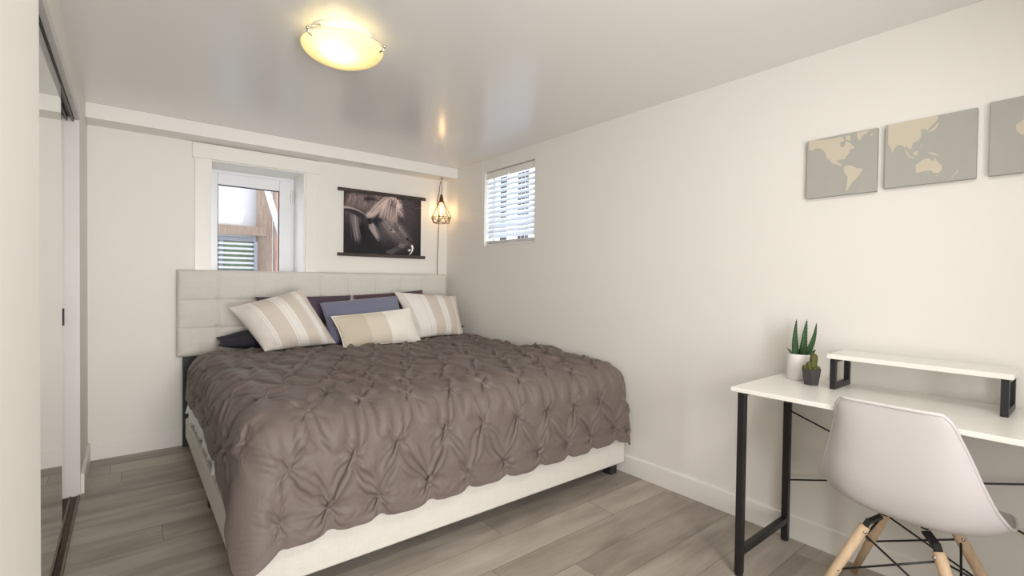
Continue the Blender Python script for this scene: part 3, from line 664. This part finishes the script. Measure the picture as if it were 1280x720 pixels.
for (p, q, r) in ((ac(.004, 0, .050), ac(.012, .002, .132), .0125), (ac(-.008, -.004, .052), ac(-.016, -.006, .098), .0095), (ac(-.02, 0, .054), ac(-.03, 0, .082), .0085), (ac(.016, -.008, .052), ac(.022, -.01, .08), .0085)):
    p, q = Vector(p), Vector(q); d = (q - p).normalized(); a = d.cross(Vector((0, 1, .1))).normalized(); b = d.cross(a)
    for k in range(46):
        t = rnd.uniform(.2, 1); an = rnd.uniform(0, 6.28); u = a * math.cos(an) + b * math.sin(an); c = p.lerp(q, t) + u * r * (.95 if t < .8 else .5)
        e = c + (u + d * rnd.uniform(-.1, .7)).normalized() * .005; sp.tube([c, e], [.0004, .0001], 3, cap=False)
obj('spines', sp, mat('pale_spines', (.42, .36, .16), .7), ca)
obj('soil', MB().lathe([(.034, .053), (.0, .056)], (cx, cy, DZ), 6), SOIL, ca)

# ---------------------------------------------------------------- world map canvases
CANG = mat('canvas_grey', (.40, .395, .36), .8, var=.02, bump=.15, bscale=300); CANL = mat('canvas_sand', (.585, .53, .42), .8, bump=.15, bscale=300); CANS = mat('canvas_edge', (.62, .60, .55), .8)
CX = -.022
def canvas(y1, y0, z0, z1, polys, label):
    c = thing('map_canvas', (CX / 2, (y0 + y1) / 2, z0), label, 'picture', None)
    obj('stretched_canvas', MB().box((CX, y0, z0), (-.001, y1, z1)), CANG, c, bevel=.0015)
    m = MB()
    for poly in polys:
        q = [(min(max(y, y0 + .0005), y1 - .0005), min(max(z, z0 + .0005), z1 - .0005)) for y, z in poly]
        ar = sum(q[i][0] * q[(i + 1) % len(q)][1] - q[(i + 1) % len(q)][0] * q[i][1] for i in range(len(q)))
        if ar > 0: q = q[::-1]
        n = len(q); m.add([(CX - .0009, y, z) for y, z in q] + [(CX + .0005, y, z) for y, z in q], [tuple(range(n))] + [(i, i + n, (i + 1) % n + n, (i + 1) % n) for i in range(n)])
    obj('land_print', m, CANL, c)
americas = [
    [(-3.2190, 1.8500), (-3.2410, 1.8490), (-3.2790, 1.8420), (-3.3030, 1.8410), (-3.3300, 1.8410), (-3.3480, 1.8410), (-3.3570, 1.8230), (-3.3410, 1.8170), (-3.3420, 1.7990), (-3.3540, 1.7920), (-3.3610, 1.8190), (-3.3770, 1.8090), (-3.3950, 1.7820), (-3.3780, 1.7790), (-3.3740, 1.7630), (-3.3610, 1.7500), (-3.3580, 1.7400), (-3.3480, 1.7440), (-3.3320, 1.7420), (-3.3310, 1.7300), (-3.3420, 1.7270), (-3.3500, 1.7110), (-3.3400, 1.7150), (-3.3270, 1.7240), (-3.3080, 1.7350), (-3.2990, 1.7490), (-3.2880, 1.7620), (-3.2850, 1.7800), (-3.2740, 1.7980), (-3.2580, 1.8080), (-3.2420, 1.8110), (-3.2330, 1.8030), (-3.2200, 1.8070), (-3.2160, 1.8250)],
    [(-3.4020, 1.8470), (-3.4430, 1.8470), (-3.4380, 1.8370), (-3.4220, 1.8280), (-3.4110, 1.8100), (-3.4030, 1.8230)],
    [(-3.3590, 1.8390), (-3.3760, 1.8420), (-3.3800, 1.8180), (-3.3640, 1.8220)],
    [(-3.4470, 1.8280), (-3.4600, 1.8280), (-3.4520, 1.8190)],
    [(-3.3560, 1.7070), (-3.3680, 1.7130), (-3.3850, 1.7090), (-3.4050, 1.6940), (-3.4260, 1.6900), (-3.4220, 1.6780), (-3.4140, 1.6660), (-3.4000, 1.6480), (-3.3920, 1.6430), (-3.3810, 1.6250), (-3.3700, 1.6010), (-3.3650, 1.6070), (-3.3690, 1.6360), (-3.3700, 1.6630), (-3.3570, 1.6850)]]
canvas(-3.210, -3.474, 1.588, 1.851, americas, 'leftmost grey map canvas, showing the Americas, on the right wall')
asia = [
    [(-3.5090, 1.8520), (-3.5430, 1.8520), (-3.5820, 1.8520), (-3.6250, 1.8520), (-3.6620, 1.8520), (-3.6630, 1.8380), (-3.6510, 1.8230), (-3.6390, 1.8110), (-3.6310, 1.7990), (-3.6260, 1.8090), (-3.6130, 1.8100), (-3.6160, 1.7920), (-3.6120, 1.7750), (-3.6010, 1.7650), (-3.5900, 1.7630), (-3.5870, 1.7420), (-3.5770, 1.7410), (-3.5700, 1.7530), (-3.5650, 1.7480), (-3.5520, 1.7630), (-3.5400, 1.7630), (-3.5320, 1.7550), (-3.5260, 1.7350), (-3.5200, 1.7540), (-3.5130, 1.7670), (-3.5100, 1.7750)],
    [(-3.6660, 1.8240), (-3.6630, 1.8110), (-3.6540, 1.7980), (-3.6420, 1.7950), (-3.6340, 1.7920), (-3.6450, 1.8040), (-3.6550, 1.8100), (-3.6600, 1.8220)],
    [(-3.5620, 1.7490), (-3.5810, 1.7170), (-3.5780, 1.7100), (-3.5680, 1.7260)],
    [(-3.5780, 1.7130), (-3.5960, 1.7040), (-3.5940, 1.7000), (-3.5780, 1.7080)],
    [(-3.5900, 1.7210), (-3.6060, 1.7300), (-3.6050, 1.7120), (-3.5960, 1.7120)],
    [(-3.6370, 1.7170), (-3.6510, 1.7130), (-3.6720, 1.6960), (-3.6580, 1.7000), (-3.6410, 1.7110)],
    [(-3.6130, 1.7550), (-3.6160, 1.7500), (-3.6180, 1.7390), (-3.6150, 1.7430)],
    [(-3.6000, 1.6710), (-3.6100, 1.6810), (-3.6190, 1.6880), (-3.6290, 1.6930), (-3.6410, 1.6920), (-3.6450, 1.6850), (-3.6540, 1.6790), (-3.6570, 1.6930), (-3.6620, 1.6820), (-3.6680, 1.6700), (-3.6800, 1.6570), (-3.6780, 1.6390), (-3.6670, 1.6300), (-3.6550, 1.6320), (-3.6480, 1.6430), (-3.6270, 1.6450), (-3.6020, 1.6410)],
    [(-3.6620, 1.6240), (-3.6680, 1.6220), (-3.6650, 1.6160)],
    [(-3.7230, 1.6340), (-3.7260, 1.6280), (-3.7190, 1.6190), (-3.7080, 1.6070), (-3.7060, 1.6100), (-3.7150, 1.6200)],
    [(-3.6860, 1.8550), (-3.6940, 1.8550), (-3.6910, 1.8460)]]
canvas(-3.500, -3.774, 1.595, 1.853, asia, 'middle grey map canvas, showing Asia and Australia')
c3 = [[(-3.918, 1.790), (-3.895, 1.783), (-3.872, 1.765), (-3.874, 1.745), (-3.886, 1.728), (-3.91, 1.724), (-3.925, 1.715), (-3.935, 1.690), (-3.952, 1.640), (-3.975, 1.640), (-3.995, 1.690), (-4.02, 1.735), (-4.0, 1.735), (-3.975, 1.780), (-3.945, 1.788)],
      [(-3.89, 1.800), (-3.91, 1.797), (-3.925, 1.82), (-3.96, 1.80), (-4.0, 1.79), (-4.03, 1.75), (-4.05, 1.785), (-4.094, 1.77), (-4.094, 1.862), (-3.93, 1.862), (-3.9, 1.83)]]
canvas(-3.807, -4.100, 1.597, 1.862, c3, 'grey map canvas cut off by the right edge of the photo')

# ---------------------------------------------------------------- hanging picture of a long-haired bull
def bull(nu=250, nv=186):
    rs = np.random.RandomState(11); img = np.zeros((nv, nu, 3)); yy, xx = np.mgrid[0:nv, 0:nu]; u, v = xx / (nu - 1), yy / (nv - 1)
    img[:] = np.array((.135, .125, .135)) * (1 + .55 * np.exp(-((u - .82) / .16) ** 2 - ((v - .35) / .4) ** 2))[..., None]
    def q(x, y): a = (x - 97) / 653; return a, (y - (105 + 75 * a)) / (487 - 45 * a)
    def blob(x, y, rx, ry, col, al, rot=0):
        a, b = q(x, y); du, dv = u - a, v - b; c, s = math.cos(rot), math.sin(rot); p, r = (du * c + dv * s) / rx, (-du * s + dv * c) / ry
        k = (al * np.exp(-(p * p + r * r)))[..., None]; img[:] = img * (1 - k) + np.array(col) * k
    def stroke(pts, w, col, al):
        pts = [np.array(q(*p)) for p in pts]; n = len(pts) - 1; L = sum(np.hypot(*(pts[i + 1] - pts[i])) for i in range(n)); steps = max(4, int(L * nu / 1.0))
        for i in range(steps + 1):
            t = i / steps * n; j = min(int(t), n - 1); p = pts[j] + (pts[j + 1] - pts[j]) * (t - j)
            ww = w * (1 - .6 * i / steps); cx_, cy_ = p[0] * (nu - 1), p[1] * (nv - 1); R_ = int(ww * 2.5 + 2)
            x0, x1, y0, y1 = max(0, int(cx_) - R_), min(nu, int(cx_) + R_ + 1), max(0, int(cy_) - R_), min(nv, int(cy_) + R_ + 1)
            if x0 >= x1 or y0 >= y1: continue
            d2 = (xx[y0:y1, x0:x1] - cx_) ** 2 + (yy[y0:y1, x0:x1] - cy_) ** 2; k = (al * np.exp(-d2 / (ww * ww)))[..., None]
            img[y0:y1, x0:x1] = img[y0:y1, x0:x1] * (1 - k) + np.array(col) * k
    def curve(a, b, c, n=7): a, b, c = map(np.array, (a, b, c)); return [tuple((1 - t) ** 2 * a + 2 * t * (1 - t) * b + t * t * c) for t in np.linspace(0, 1, n)]
    def hair(n, a, b, c, sp, w, col, var=.18, al=.5):
        for _ in range(n):
            o = rs.randn(2) * sp; e = rs.randn(2) * sp * .5
            stroke(curve(np.array(a) + o, np.array(b) + o + e, np.array(c) + o * 1.05 + e * 1.5), w * rs.uniform(.7, 1.3), np.array(col) * (1 + var * rs.randn()), al)
    blob(110, 140, .10, .35, (.05, .05, .055), .9)
    blob(260, 190, .30, .22, (.36, .31, .30), .85); blob(170, 300, .16, .30, (.28, .25, .25), .6); blob(430, 230, .22, .22, (.30, .26, .26), .6)
    blob(250, 480, .26, .26, (.10, .095, .105), .8); blob(480, 560, .35, .16, (.11, .105, .115), .8); blob(235, 400, .05, .12, (.07, .07, .08), .8)
    blob(500, 430, .16, .22, (.24, .22, .225), .8, .7); blob(590, 510, .12, .13, (.27, .25, .25), .7, .8)
    for x in range(130, 420, 7): hair(5, (x, 125 + .1 * x), (x - 12, 190), (x - 30 + rs.uniform(-8, 8), 270), 10, 1.0, (.44, .38, .37), al=.35)
    for x in range(130, 300, 9): hair(4, (x, 250), (x + 4, 310), (x + 14, 360), 10, 1.0, (.34, .30, .30), al=.3)
    hair(60, (180, 300), (185, 410), (205, 490), 11, 1.2, (.40, .37, .37), al=.35)
    hair(30, (270, 170), (300, 160), (400, 190), 12, 1.2, (.18, .16, .17), al=.4)
    # horn
    stroke(curve((90, 246), (190, 246), (314, 352), 16)[::-1], 8.5, (.17, .16, .165), .8); stroke(curve((92, 236), (190, 230), (300, 316), 16), 2.6, (.60, .56, .54), .6)
    stroke([(290, 300), (330, 290), (380, 265)], 7, (.62, .56, .54), .5); stroke([(300, 330), (310, 365)], 4, (.10, .09, .10), .8)
    blob(365, 345, .06, .06, (.10, .09, .10), .8)
    hair(70, (320, 380), (345, 430), (375, 470), 13, 1.2, (.55, .50, .49), al=.4)
    # fringe
    blob(480, 220, .10, .13, (.55, .47, .45), .8, -.3)
    for (a, b, c) in (((470, 160), (400, 210), (330, 300)), ((480, 165), (420, 230), (400, 320)), ((490, 160), (440, 250), (450, 350)), ((500, 165), (480, 260), (500, 370)), ((500, 165), (520, 250), (520, 350)), ((500, 170), (540, 230), (585, 305)), ((460, 160), (380, 190), (300, 290)), ((540, 190), (565, 215), (560, 250))):
        hair(34, a, b, c, 9, 1.1, (.70, .62, .60), al=.45)
    hair(26, (500, 180), (480, 270), (470, 350), 14, .9, (.30, .26, .26), al=.4)
    # face, eye, muzzle
    blob(470, 400, .09, .13, (.36, .325, .32), .7, .5); blob(560, 470, .10, .09, (.36, .335, .33), .6, .7); hair(60, (420, 350), (470, 400), (520, 470), 22, .9, (.46, .42, .41), al=.3); hair(40, (380, 390), (400, 450), (440, 520), 16, .9, (.26, .24, .24), al=.3)
    blob(490, 415, .035, .03, (.52, .48, .47), .8); blob(482, 414, .013, .014, (.03, .03, .03), .95); blob(505, 428, .02, .01, (.72, .67, .65), .7); blob(550, 440, .03, .04, (.42, .38, .38), .6)
    hair(50, (540, 380), (590, 430), (630, 490), 14, .9, (.42, .38, .38), al=.35); hair(30, (560, 540), (600, 540), (640, 515), 10, 1.0, (.46, .43, .42), al=.4)
    hair(40, (470, 590), (520, 570), (580, 550), 16, .9, (.30, .28, .28), al=.35)
    blob(625, 545, .035, .045, (.20, .185, .19), .8); stroke(curve((668, 538), (690, 570), (648, 608), 10), 2.6, (.90, .86, .84), .9); stroke([(640, 575), (660, 570)], 3, (.85, .80, .78), .8); stroke([(625, 480), (640, 505)], 2.4, (.04, .04, .04), .9)
    hair(60, (600, 220), (660, 200), (700, 280), 40, 1.0, (.30, .275, .28), al=.22)
    img += rs.randn(nv, nu, 1) * .008
    return np.clip(img, 0, 1)
hp = thing('hanging_picture', (-.655, -.01, 1.40), 'bull photograph on a scroll between two dark wood bars above the headboard', 'picture')
px0, px1, pz0, pz1 = -1.020, -.290, 1.410, 1.935
for z in (1.935, 1.385):
    obj('wood_bar', MB().box((-1.070, -.022, z - (.0 if z > 1.6 else 0)), (-.246, -.002, z + .028)), DARKBAR, hp, bevel=.0015)
im = bull(); nv, nu = im.shape[:2]
X = np.linspace(px0, px1, nu); Z = np.linspace(pz1 + .004, pz0, nv); xg, zg = np.meshgrid(X, Z, indexing='ij')
gm_ = MB(); gm_.grid(np.stack([xg, np.full_like(xg, -.0105), zg], -1), flip=True)
pm_ = bpy.data.materials.new('photo_print'); pm_.use_nodes = True; _t = pm_.node_tree; _b = _t.nodes['Principled BSDF']
vc = nd(_t, 'ShaderNodeVertexColor'); vc.layer_name = 'print'; _t.links.new(vc.outputs[0], _b.inputs['Base Color']); _b.inputs['Roughness'].default_value = .6; _b.inputs['Specular IOR Level'].default_value = .25
ph = obj('print', gm_, pm_, hp)
ca_ = ph.data.color_attributes.new('print', 'FLOAT_COLOR', 'POINT')
cc = np.ones((nu, nv, 4), np.float32); cc[..., :3] = np.transpose(im, (1, 0, 2)) ** 2.1 * 1.45; ca_.data.foreach_set('color', cc.ravel())
obj('paper', MB().box((px0 - .006, -.0100, pz0 - .004), (px1 + .006, -.0080, pz1 + .004)), mat('white_paper', (.82, .80, .77), .7), hp)

# ---------------------------------------------------------------- ceiling lamp
lx, ly = LAMP
lp = thing('ceiling_lamp', (lx, ly, H), 'flush ceiling lamp with a frosted glass bowl held by three clips', 'lamp')
obj('base_pan', MB().lathe([(0, 0), (.128, 0), (.130, -.004), (.118, -.016), (.05, -.018), (0, -.018)], (lx, ly, H - .0003), 48), mat('lamp_pan', (.80, .77, .70), .4), lp, smooth=True)
gmt = bpy.data.materials.new('frosted_lamp_glass'); gmt.use_nodes = True; _t = gmt.node_tree; _t.nodes.remove(_t.nodes['Principled BSDF'])
_a = nd(_t, 'ShaderNodeBsdfTransparent'); _a.inputs[0].default_value = (1, .94, .80, 1)
_c = nd(_t, 'ShaderNodeBsdfTranslucent'); _c.inputs[0].default_value = (1, .93, .66, 1); _d = nd(_t, 'ShaderNodeBsdfDiffuse'); _d.inputs[0].default_value = (.9, .84, .62, 1)
_m1 = nd(_t, 'ShaderNodeMixShader'); _m1.inputs[0].default_value = .35; _t.links.new(_c.outputs[0], _m1.inputs[1]); _t.links.new(_d.outputs[0], _m1.inputs[2])
_m2 = nd(_t, 'ShaderNodeMixShader'); _m2.inputs[0].default_value = .94; _t.links.new(_a.outputs[0], _m2.inputs[1]); _t.links.new(_m1.outputs[0], _m2.inputs[2])
_t.links.new(_m2.outputs[0], _t.nodes['Material Output'].inputs[0])
prof = []
RL = .168; zr = 2.190 - H
for i in range(19):
    a = i / 18 * math.pi / 2; prof.append((RL * math.sin(a), zr - .068 * math.cos(a) ** 1.1 if i < 18 else zr))
obj('glass_bowl', MB().lathe(prof, (lx, ly, H), 64), gmt, lp, smooth=True)
obj('glass_rim', MB().tube([(lx + RL * math.cos(k / 64 * 6.28319), ly + RL * math.sin(k / 64 * 6.28319), H + zr) for k in range(64)], .0028, 8, closed=True), mat('rim_glass', (.86, .80, .62), .25), lp, smooth=True)
for ang in (3.55, 5.55, 1.45):
    c, s = math.cos(ang), math.sin(ang); m = MB(); a = (lx + .115 * c, ly + .115 * s, H - .012)
    m.tube([a, (lx + .150 * c, ly + .150 * s, H - .030), (lx + (RL + .010) * c, ly + (RL + .010) * s, H + zr + .010), (lx + (RL + .010) * c, ly + (RL + .010) * s, H + zr - .012), (lx + (RL - .008) * c, ly + (RL - .008) * s, H + zr - .019)], .0045, 8)
    m.lathe([(0, -.006), (.006, -.005), (.008, 0), (.006, .005), (0, .006)], (lx + (RL + .013) * c, ly + (RL + .013) * s, H + zr + .002), 12)
    obj('clip', m, CHROME, lp, smooth=True)

# ---------------------------------------------------------------- pendant cage lamp
qx, qy = -.124, -.100
BRZ = mat('bronze_wire', (.16, .095, .045), .4, metal=.8); CORD = mat('brown_cord', (.085, .055, .04), .8)
pd = thing('cage_pendant', (qx, qy, 1.73), 'bronze wire cage pendant with a glowing bulb hanging in the corner by the headboard', 'lamp')
obj('socket', MB().lathe([(0, 2.000), (.010, 2.000), (.013, 1.985), (.013, 1.975), (.018, 1.972), (.018, 1.940), (.026, 1.938), (.026, 1.926), (0, 1.926)], (qx, qy, 0), 24), BRZ, pd, smooth=True)
cg = MB(); N = 6
T0 = [(qx + .024 * math.cos(k * math.pi / 3 + .2), qy + .024 * math.sin(k * math.pi / 3 + .2), 1.930) for k in range(N)]
T1 = [(qx + .096 * math.cos(k * math.pi / 3 + .2), qy + .096 * math.sin(k * math.pi / 3 + .2), 1.782) for k in range(N)]
T2 = [(qx + .074 * math.cos(k * math.pi / 3 + .2 + math.pi / 6), qy + .074 * math.sin(k * math.pi / 3 + .2 + math.pi / 6), 1.730) for k in range(N)]
for k in range(N):
    cg.tube([T0[k], T1[k]], .0027, 6); cg.tube([T1[k], T2[k]], .0027, 6); cg.tube([T1[k], T2[k - 1]], .0027, 6); cg.tube([T2[k], T2[(k + 1) % N]], .0027, 6); cg.tube([T1[k], T1[(k + 1) % N]], .0027, 6)
obj('wire_cage', cg, BRZ, pd, smooth=True)
BG = bpy.data.materials.new('amber_bulb'); BG.use_nodes = True; _t = BG.node_tree; _t.nodes.remove(_t.nodes['Principled BSDF'])
_a = nd(_t, 'ShaderNodeBsdfTransparent'); _a.inputs[0].default_value = (1, .92, .75, 1); _e = nd(_t, 'ShaderNodeEmission'); _e.inputs[0].default_value = (1, .70, .34, 1); _e.inputs[1].default_value = .9
_ad = nd(_t, 'ShaderNodeAddShader'); _t.links.new(_a.outputs[0], _ad.inputs[0]); _t.links.new(_e.outputs[0], _ad.inputs[1]); _t.links.new(_ad.outputs[0], _t.nodes['Material Output'].inputs[0])
obj('light_bulb', MB().lathe([(.012, 1.925), (.014, 1.91), (.022, 1.875), (.024, 1.85), (.020, 1.815), (.010, 1.800), (0, 1.797)], (qx, qy, 0), 24), BG, pd, smooth=True)
fl = bpy.data.materials.new('filament'); fl.use_nodes = True; _t = fl.node_tree; _b = _t.nodes['Principled BSDF']; _b.inputs['Emission Color'].default_value = (1, .75, .4, 1); _b.inputs['Emission Strength'].default_value = 14
fm_ = MB()
for k in range(4):
    a = k * 1.57; fm_.tube([(qx + .007 * math.cos(a), qy + .007 * math.sin(a), 1.90), (qx + .010 * math.cos(a), qy + .010 * math.sin(a), 1.825)], .0016, 6)
obj('filament', fm_, fl, pd, smooth=True)
hk = thing('ceiling_hook', (qx + .004, qy, 2.152), 'small bronze hook under the boxed beam holding the pendant cord', 'hook')
obj('hook_plate', MB().lathe([(0, 0), (.012, 0), (.010, -.004), (0, -.005)], (qx + .002, qy, 2.1518), 16), BRZ, hk, smooth=True)
obj('hook_bend', MB().tube([(qx + .002, qy, 2.148), (qx + .002, qy, 2.138), (qx - .008, qy, 2.130), (qx - .006, qy, 2.116), (qx + .004, qy, 2.112), (qx + .012, qy, 2.120)], .0018, 8), BRZ, hk, smooth=True)
def bez(pts, n=12):
    pts = [Vector(p) for p in pts]; out = []
    for i in range(len(pts) - 1):
        p0 = pts[max(0, i - 1)]; p1 = pts[i]; p2 = pts[i + 1]; p3 = pts[min(len(pts) - 1, i + 2)]
        for k in range(n):
            t = k / n; out.append(.5 * ((2 * p1) + (p2 - p0) * t + (2 * p0 - 5 * p1 + 4 * p2 - p3) * t * t + (3 * p1 - p0 - 3 * p2 + p3) * t ** 3))
    return out + [pts[-1]]
obj('cord', MB().tube(bez([(qx, qy, 2.000), (qx + .006, qy + .002, 2.06), (qx + .006, qy + .002, 2.105), (qx - .001, qy + .004, 2.121), (qx - .010, qy + .008, 2.10), (qx - .008, qy + .03, 2.02), (qx + .004, qy + .085, 1.93), (qx + .029, qy + .0945, 1.80), (qx + .026, qy + .0945, 1.66), (qx + .021, qy + .0945, 1.48), (qx + .017, qy + .0945, 1.33), (qx + .018, qy + .0945, 1.10), (qx + .018, qy + .0945, .60)]), .0028, 8), CORD, pd, smooth=True)

# ---------------------------------------------------------------- shell chair
CHX, CHY, CHR = -.322, -3.674, -.058
ch = thing('shell_chair', (CHX, CHY, 0), 'white moulded shell chair on wooden legs with black wire bracing, at the desk', 'chair')
def cw(p):
    x, y, z = p; c, s = math.cos(CHR), math.sin(CHR); return (CHX + x * c - y * s, CHY + x * s + y * c, z)
def spline(tab, t):
    """Catmull-Rom through the rows of a table at parameter t in 0..1"""
    tab = np.array(tab, float); n = len(tab) - 1; q = min(t * n, n - 1e-9); i = int(q); f = q - i
    p0, p1, p2, p3 = tab[max(0, i - 1)], tab[i], tab[i + 1], tab[min(n, i + 2)]
    return .5 * (2 * p1 + (p2 - p0) * f + (2 * p0 - 5 * p1 + 4 * p2 - p3) * f * f + (3 * p1 - p0 - 3 * p2 + p3) * f ** 3)
# centre line (x forward, z) and side edge (x, y half width, z) from the front of the seat to the top of the back
CEN = [(.240, .400), (.228, .428), (.17, .432), (.08, .422), (-.02, .412), (-.10, .413), (-.155, .440), (-.190, .51), (-.212, .60), (-.232, .69), (-.250, .77), (-.260, .817)]
EDG = [(.225, .165, .406), (.207, .210, .426), (.14, .232, .434), (.05, .246, .444), (-.03, .252, .463), (-.09, .249, .492), (-.122, .231, .533), (-.143, .215, .578), (-.160, .199, .626), (-.178, .182, .683), (-.203, .165, .739), (-.232, .150, .790), (-.246, .130, .816)]
nu, nv = 49, 90
P = np.zeros((nu, nv, 3))
for j in range(nv):
    t = j / (nv - 1); c = spline(CEN, t); e = spline(EDG, t)
    for i in range(nu):
        u = i / (nu - 1) * 2 - 1; a = abs(u); k = a ** 2.6
        # rounded corners at both ends come from the edge curve; the lip curls outward
        P[i, j] = cw((c[0] + (e[0] - c[0]) * k, math.copysign(e[1] * math.sin(a * 1.35) / math.sin(1.35), u), c[1] + (e[2] - c[1]) * k))
sm = MB(); sm.grid(P, flip=True)
rim = [P[i, 0] for i in range(nu)] + [P[nu - 1, j] for j in range(1, nv)] + [P[i, nv - 1] for i in range(nu - 2, -1, -1)] + [P[0, j] for j in range(nv - 2, 0, -1)]
shell = obj('seat_shell', sm, SHELL, ch, smooth=True, solid=(.005, 0), subsurf=1)
rl = MB(); rl.tube([tuple(q) for q in rim[::2]], .0058, 8, closed=True)
obj('rolled_rim', rl, SHELL, ch, smooth=True)
for sx in (-1, 1):
    for sy in (-1, 1):
        top = (.099 * sx, .090 * sy, .372); foot = (.221 * sx, .241 * sy, 0)
        t_, f_ = Vector(cw(top)), Vector(cw(foot)); d = (f_ - t_); a = t_ + d * .06
        lg = obj('leg', MB().tube([a, t_ + d * .12, t_ + d * .45, f_ + Vector((0, 0, .002))], [.0165, .0175, .0165, .0110], 18), ASH, ch, smooth=True)
        obj('leg_glide', MB().lathe([(.008, 0), (.0105, .001), (.0105, .004)], (f_.x, f_.y, 0), 14), mat('glide', (.03, .03, .03), .8), lg)
        dn = d.normalized()
        br = MB().bar(cw((.080 * sx, .060 * sy, .392)), t_ + d * .02, .030, .008).bar(t_ + d * .0, t_ + d * .13, .024, .010)
        obj('leg_bracket', br, BLACK, lg, bevel=.001)
        bl_ = t_ + d * .10; sd = dn.cross(Vector((0, 0, 1))).normalized()
        obj('bolt', MB().tube([bl_ - sd * .022, bl_ + sd * .022], .0048, 10), CHROME, lg, smooth=True); obj('bolt', MB().tube([t_ + d * .5 - sd * .0175, t_ + d * .5 + sd * .0175], .004, 10), CHROME, lg, smooth=True)
def lp_(sx, sy, t): return Vector(cw(((.099 + .122 * t) * sx, (.090 + .151 * t) * sy, .372 * (1 - t))))
obj('seat_bracket', MB().bar(cw((-.02, -.07, .398)), cw((-.02, .07, .398)), .03, .008).bar(cw((.05, -.07, .398)), cw((.05, .07, .398)), .03, .008).bar(cw((-.075, -.055, .398)), cw((.08, -.055, .398)), .02, .008).bar(cw((-.075, .055, .398)), cw((.08, .055, .398)), .02, .008), BLACK, ch, bevel=.001)
for a, b in (((-1, -1), (-1, 1)), ((1, -1), (1, 1)), ((-1, -1), (1, -1)), ((-1, 1), (1, 1))):
    obj('wire_brace', MB().tube([lp_(*a, .12), lp_(*b, .52)], .0036, 8).tube([lp_(*a, .52), lp_(*b, .12)], .0036, 8), BLACK, ch, smooth=True)
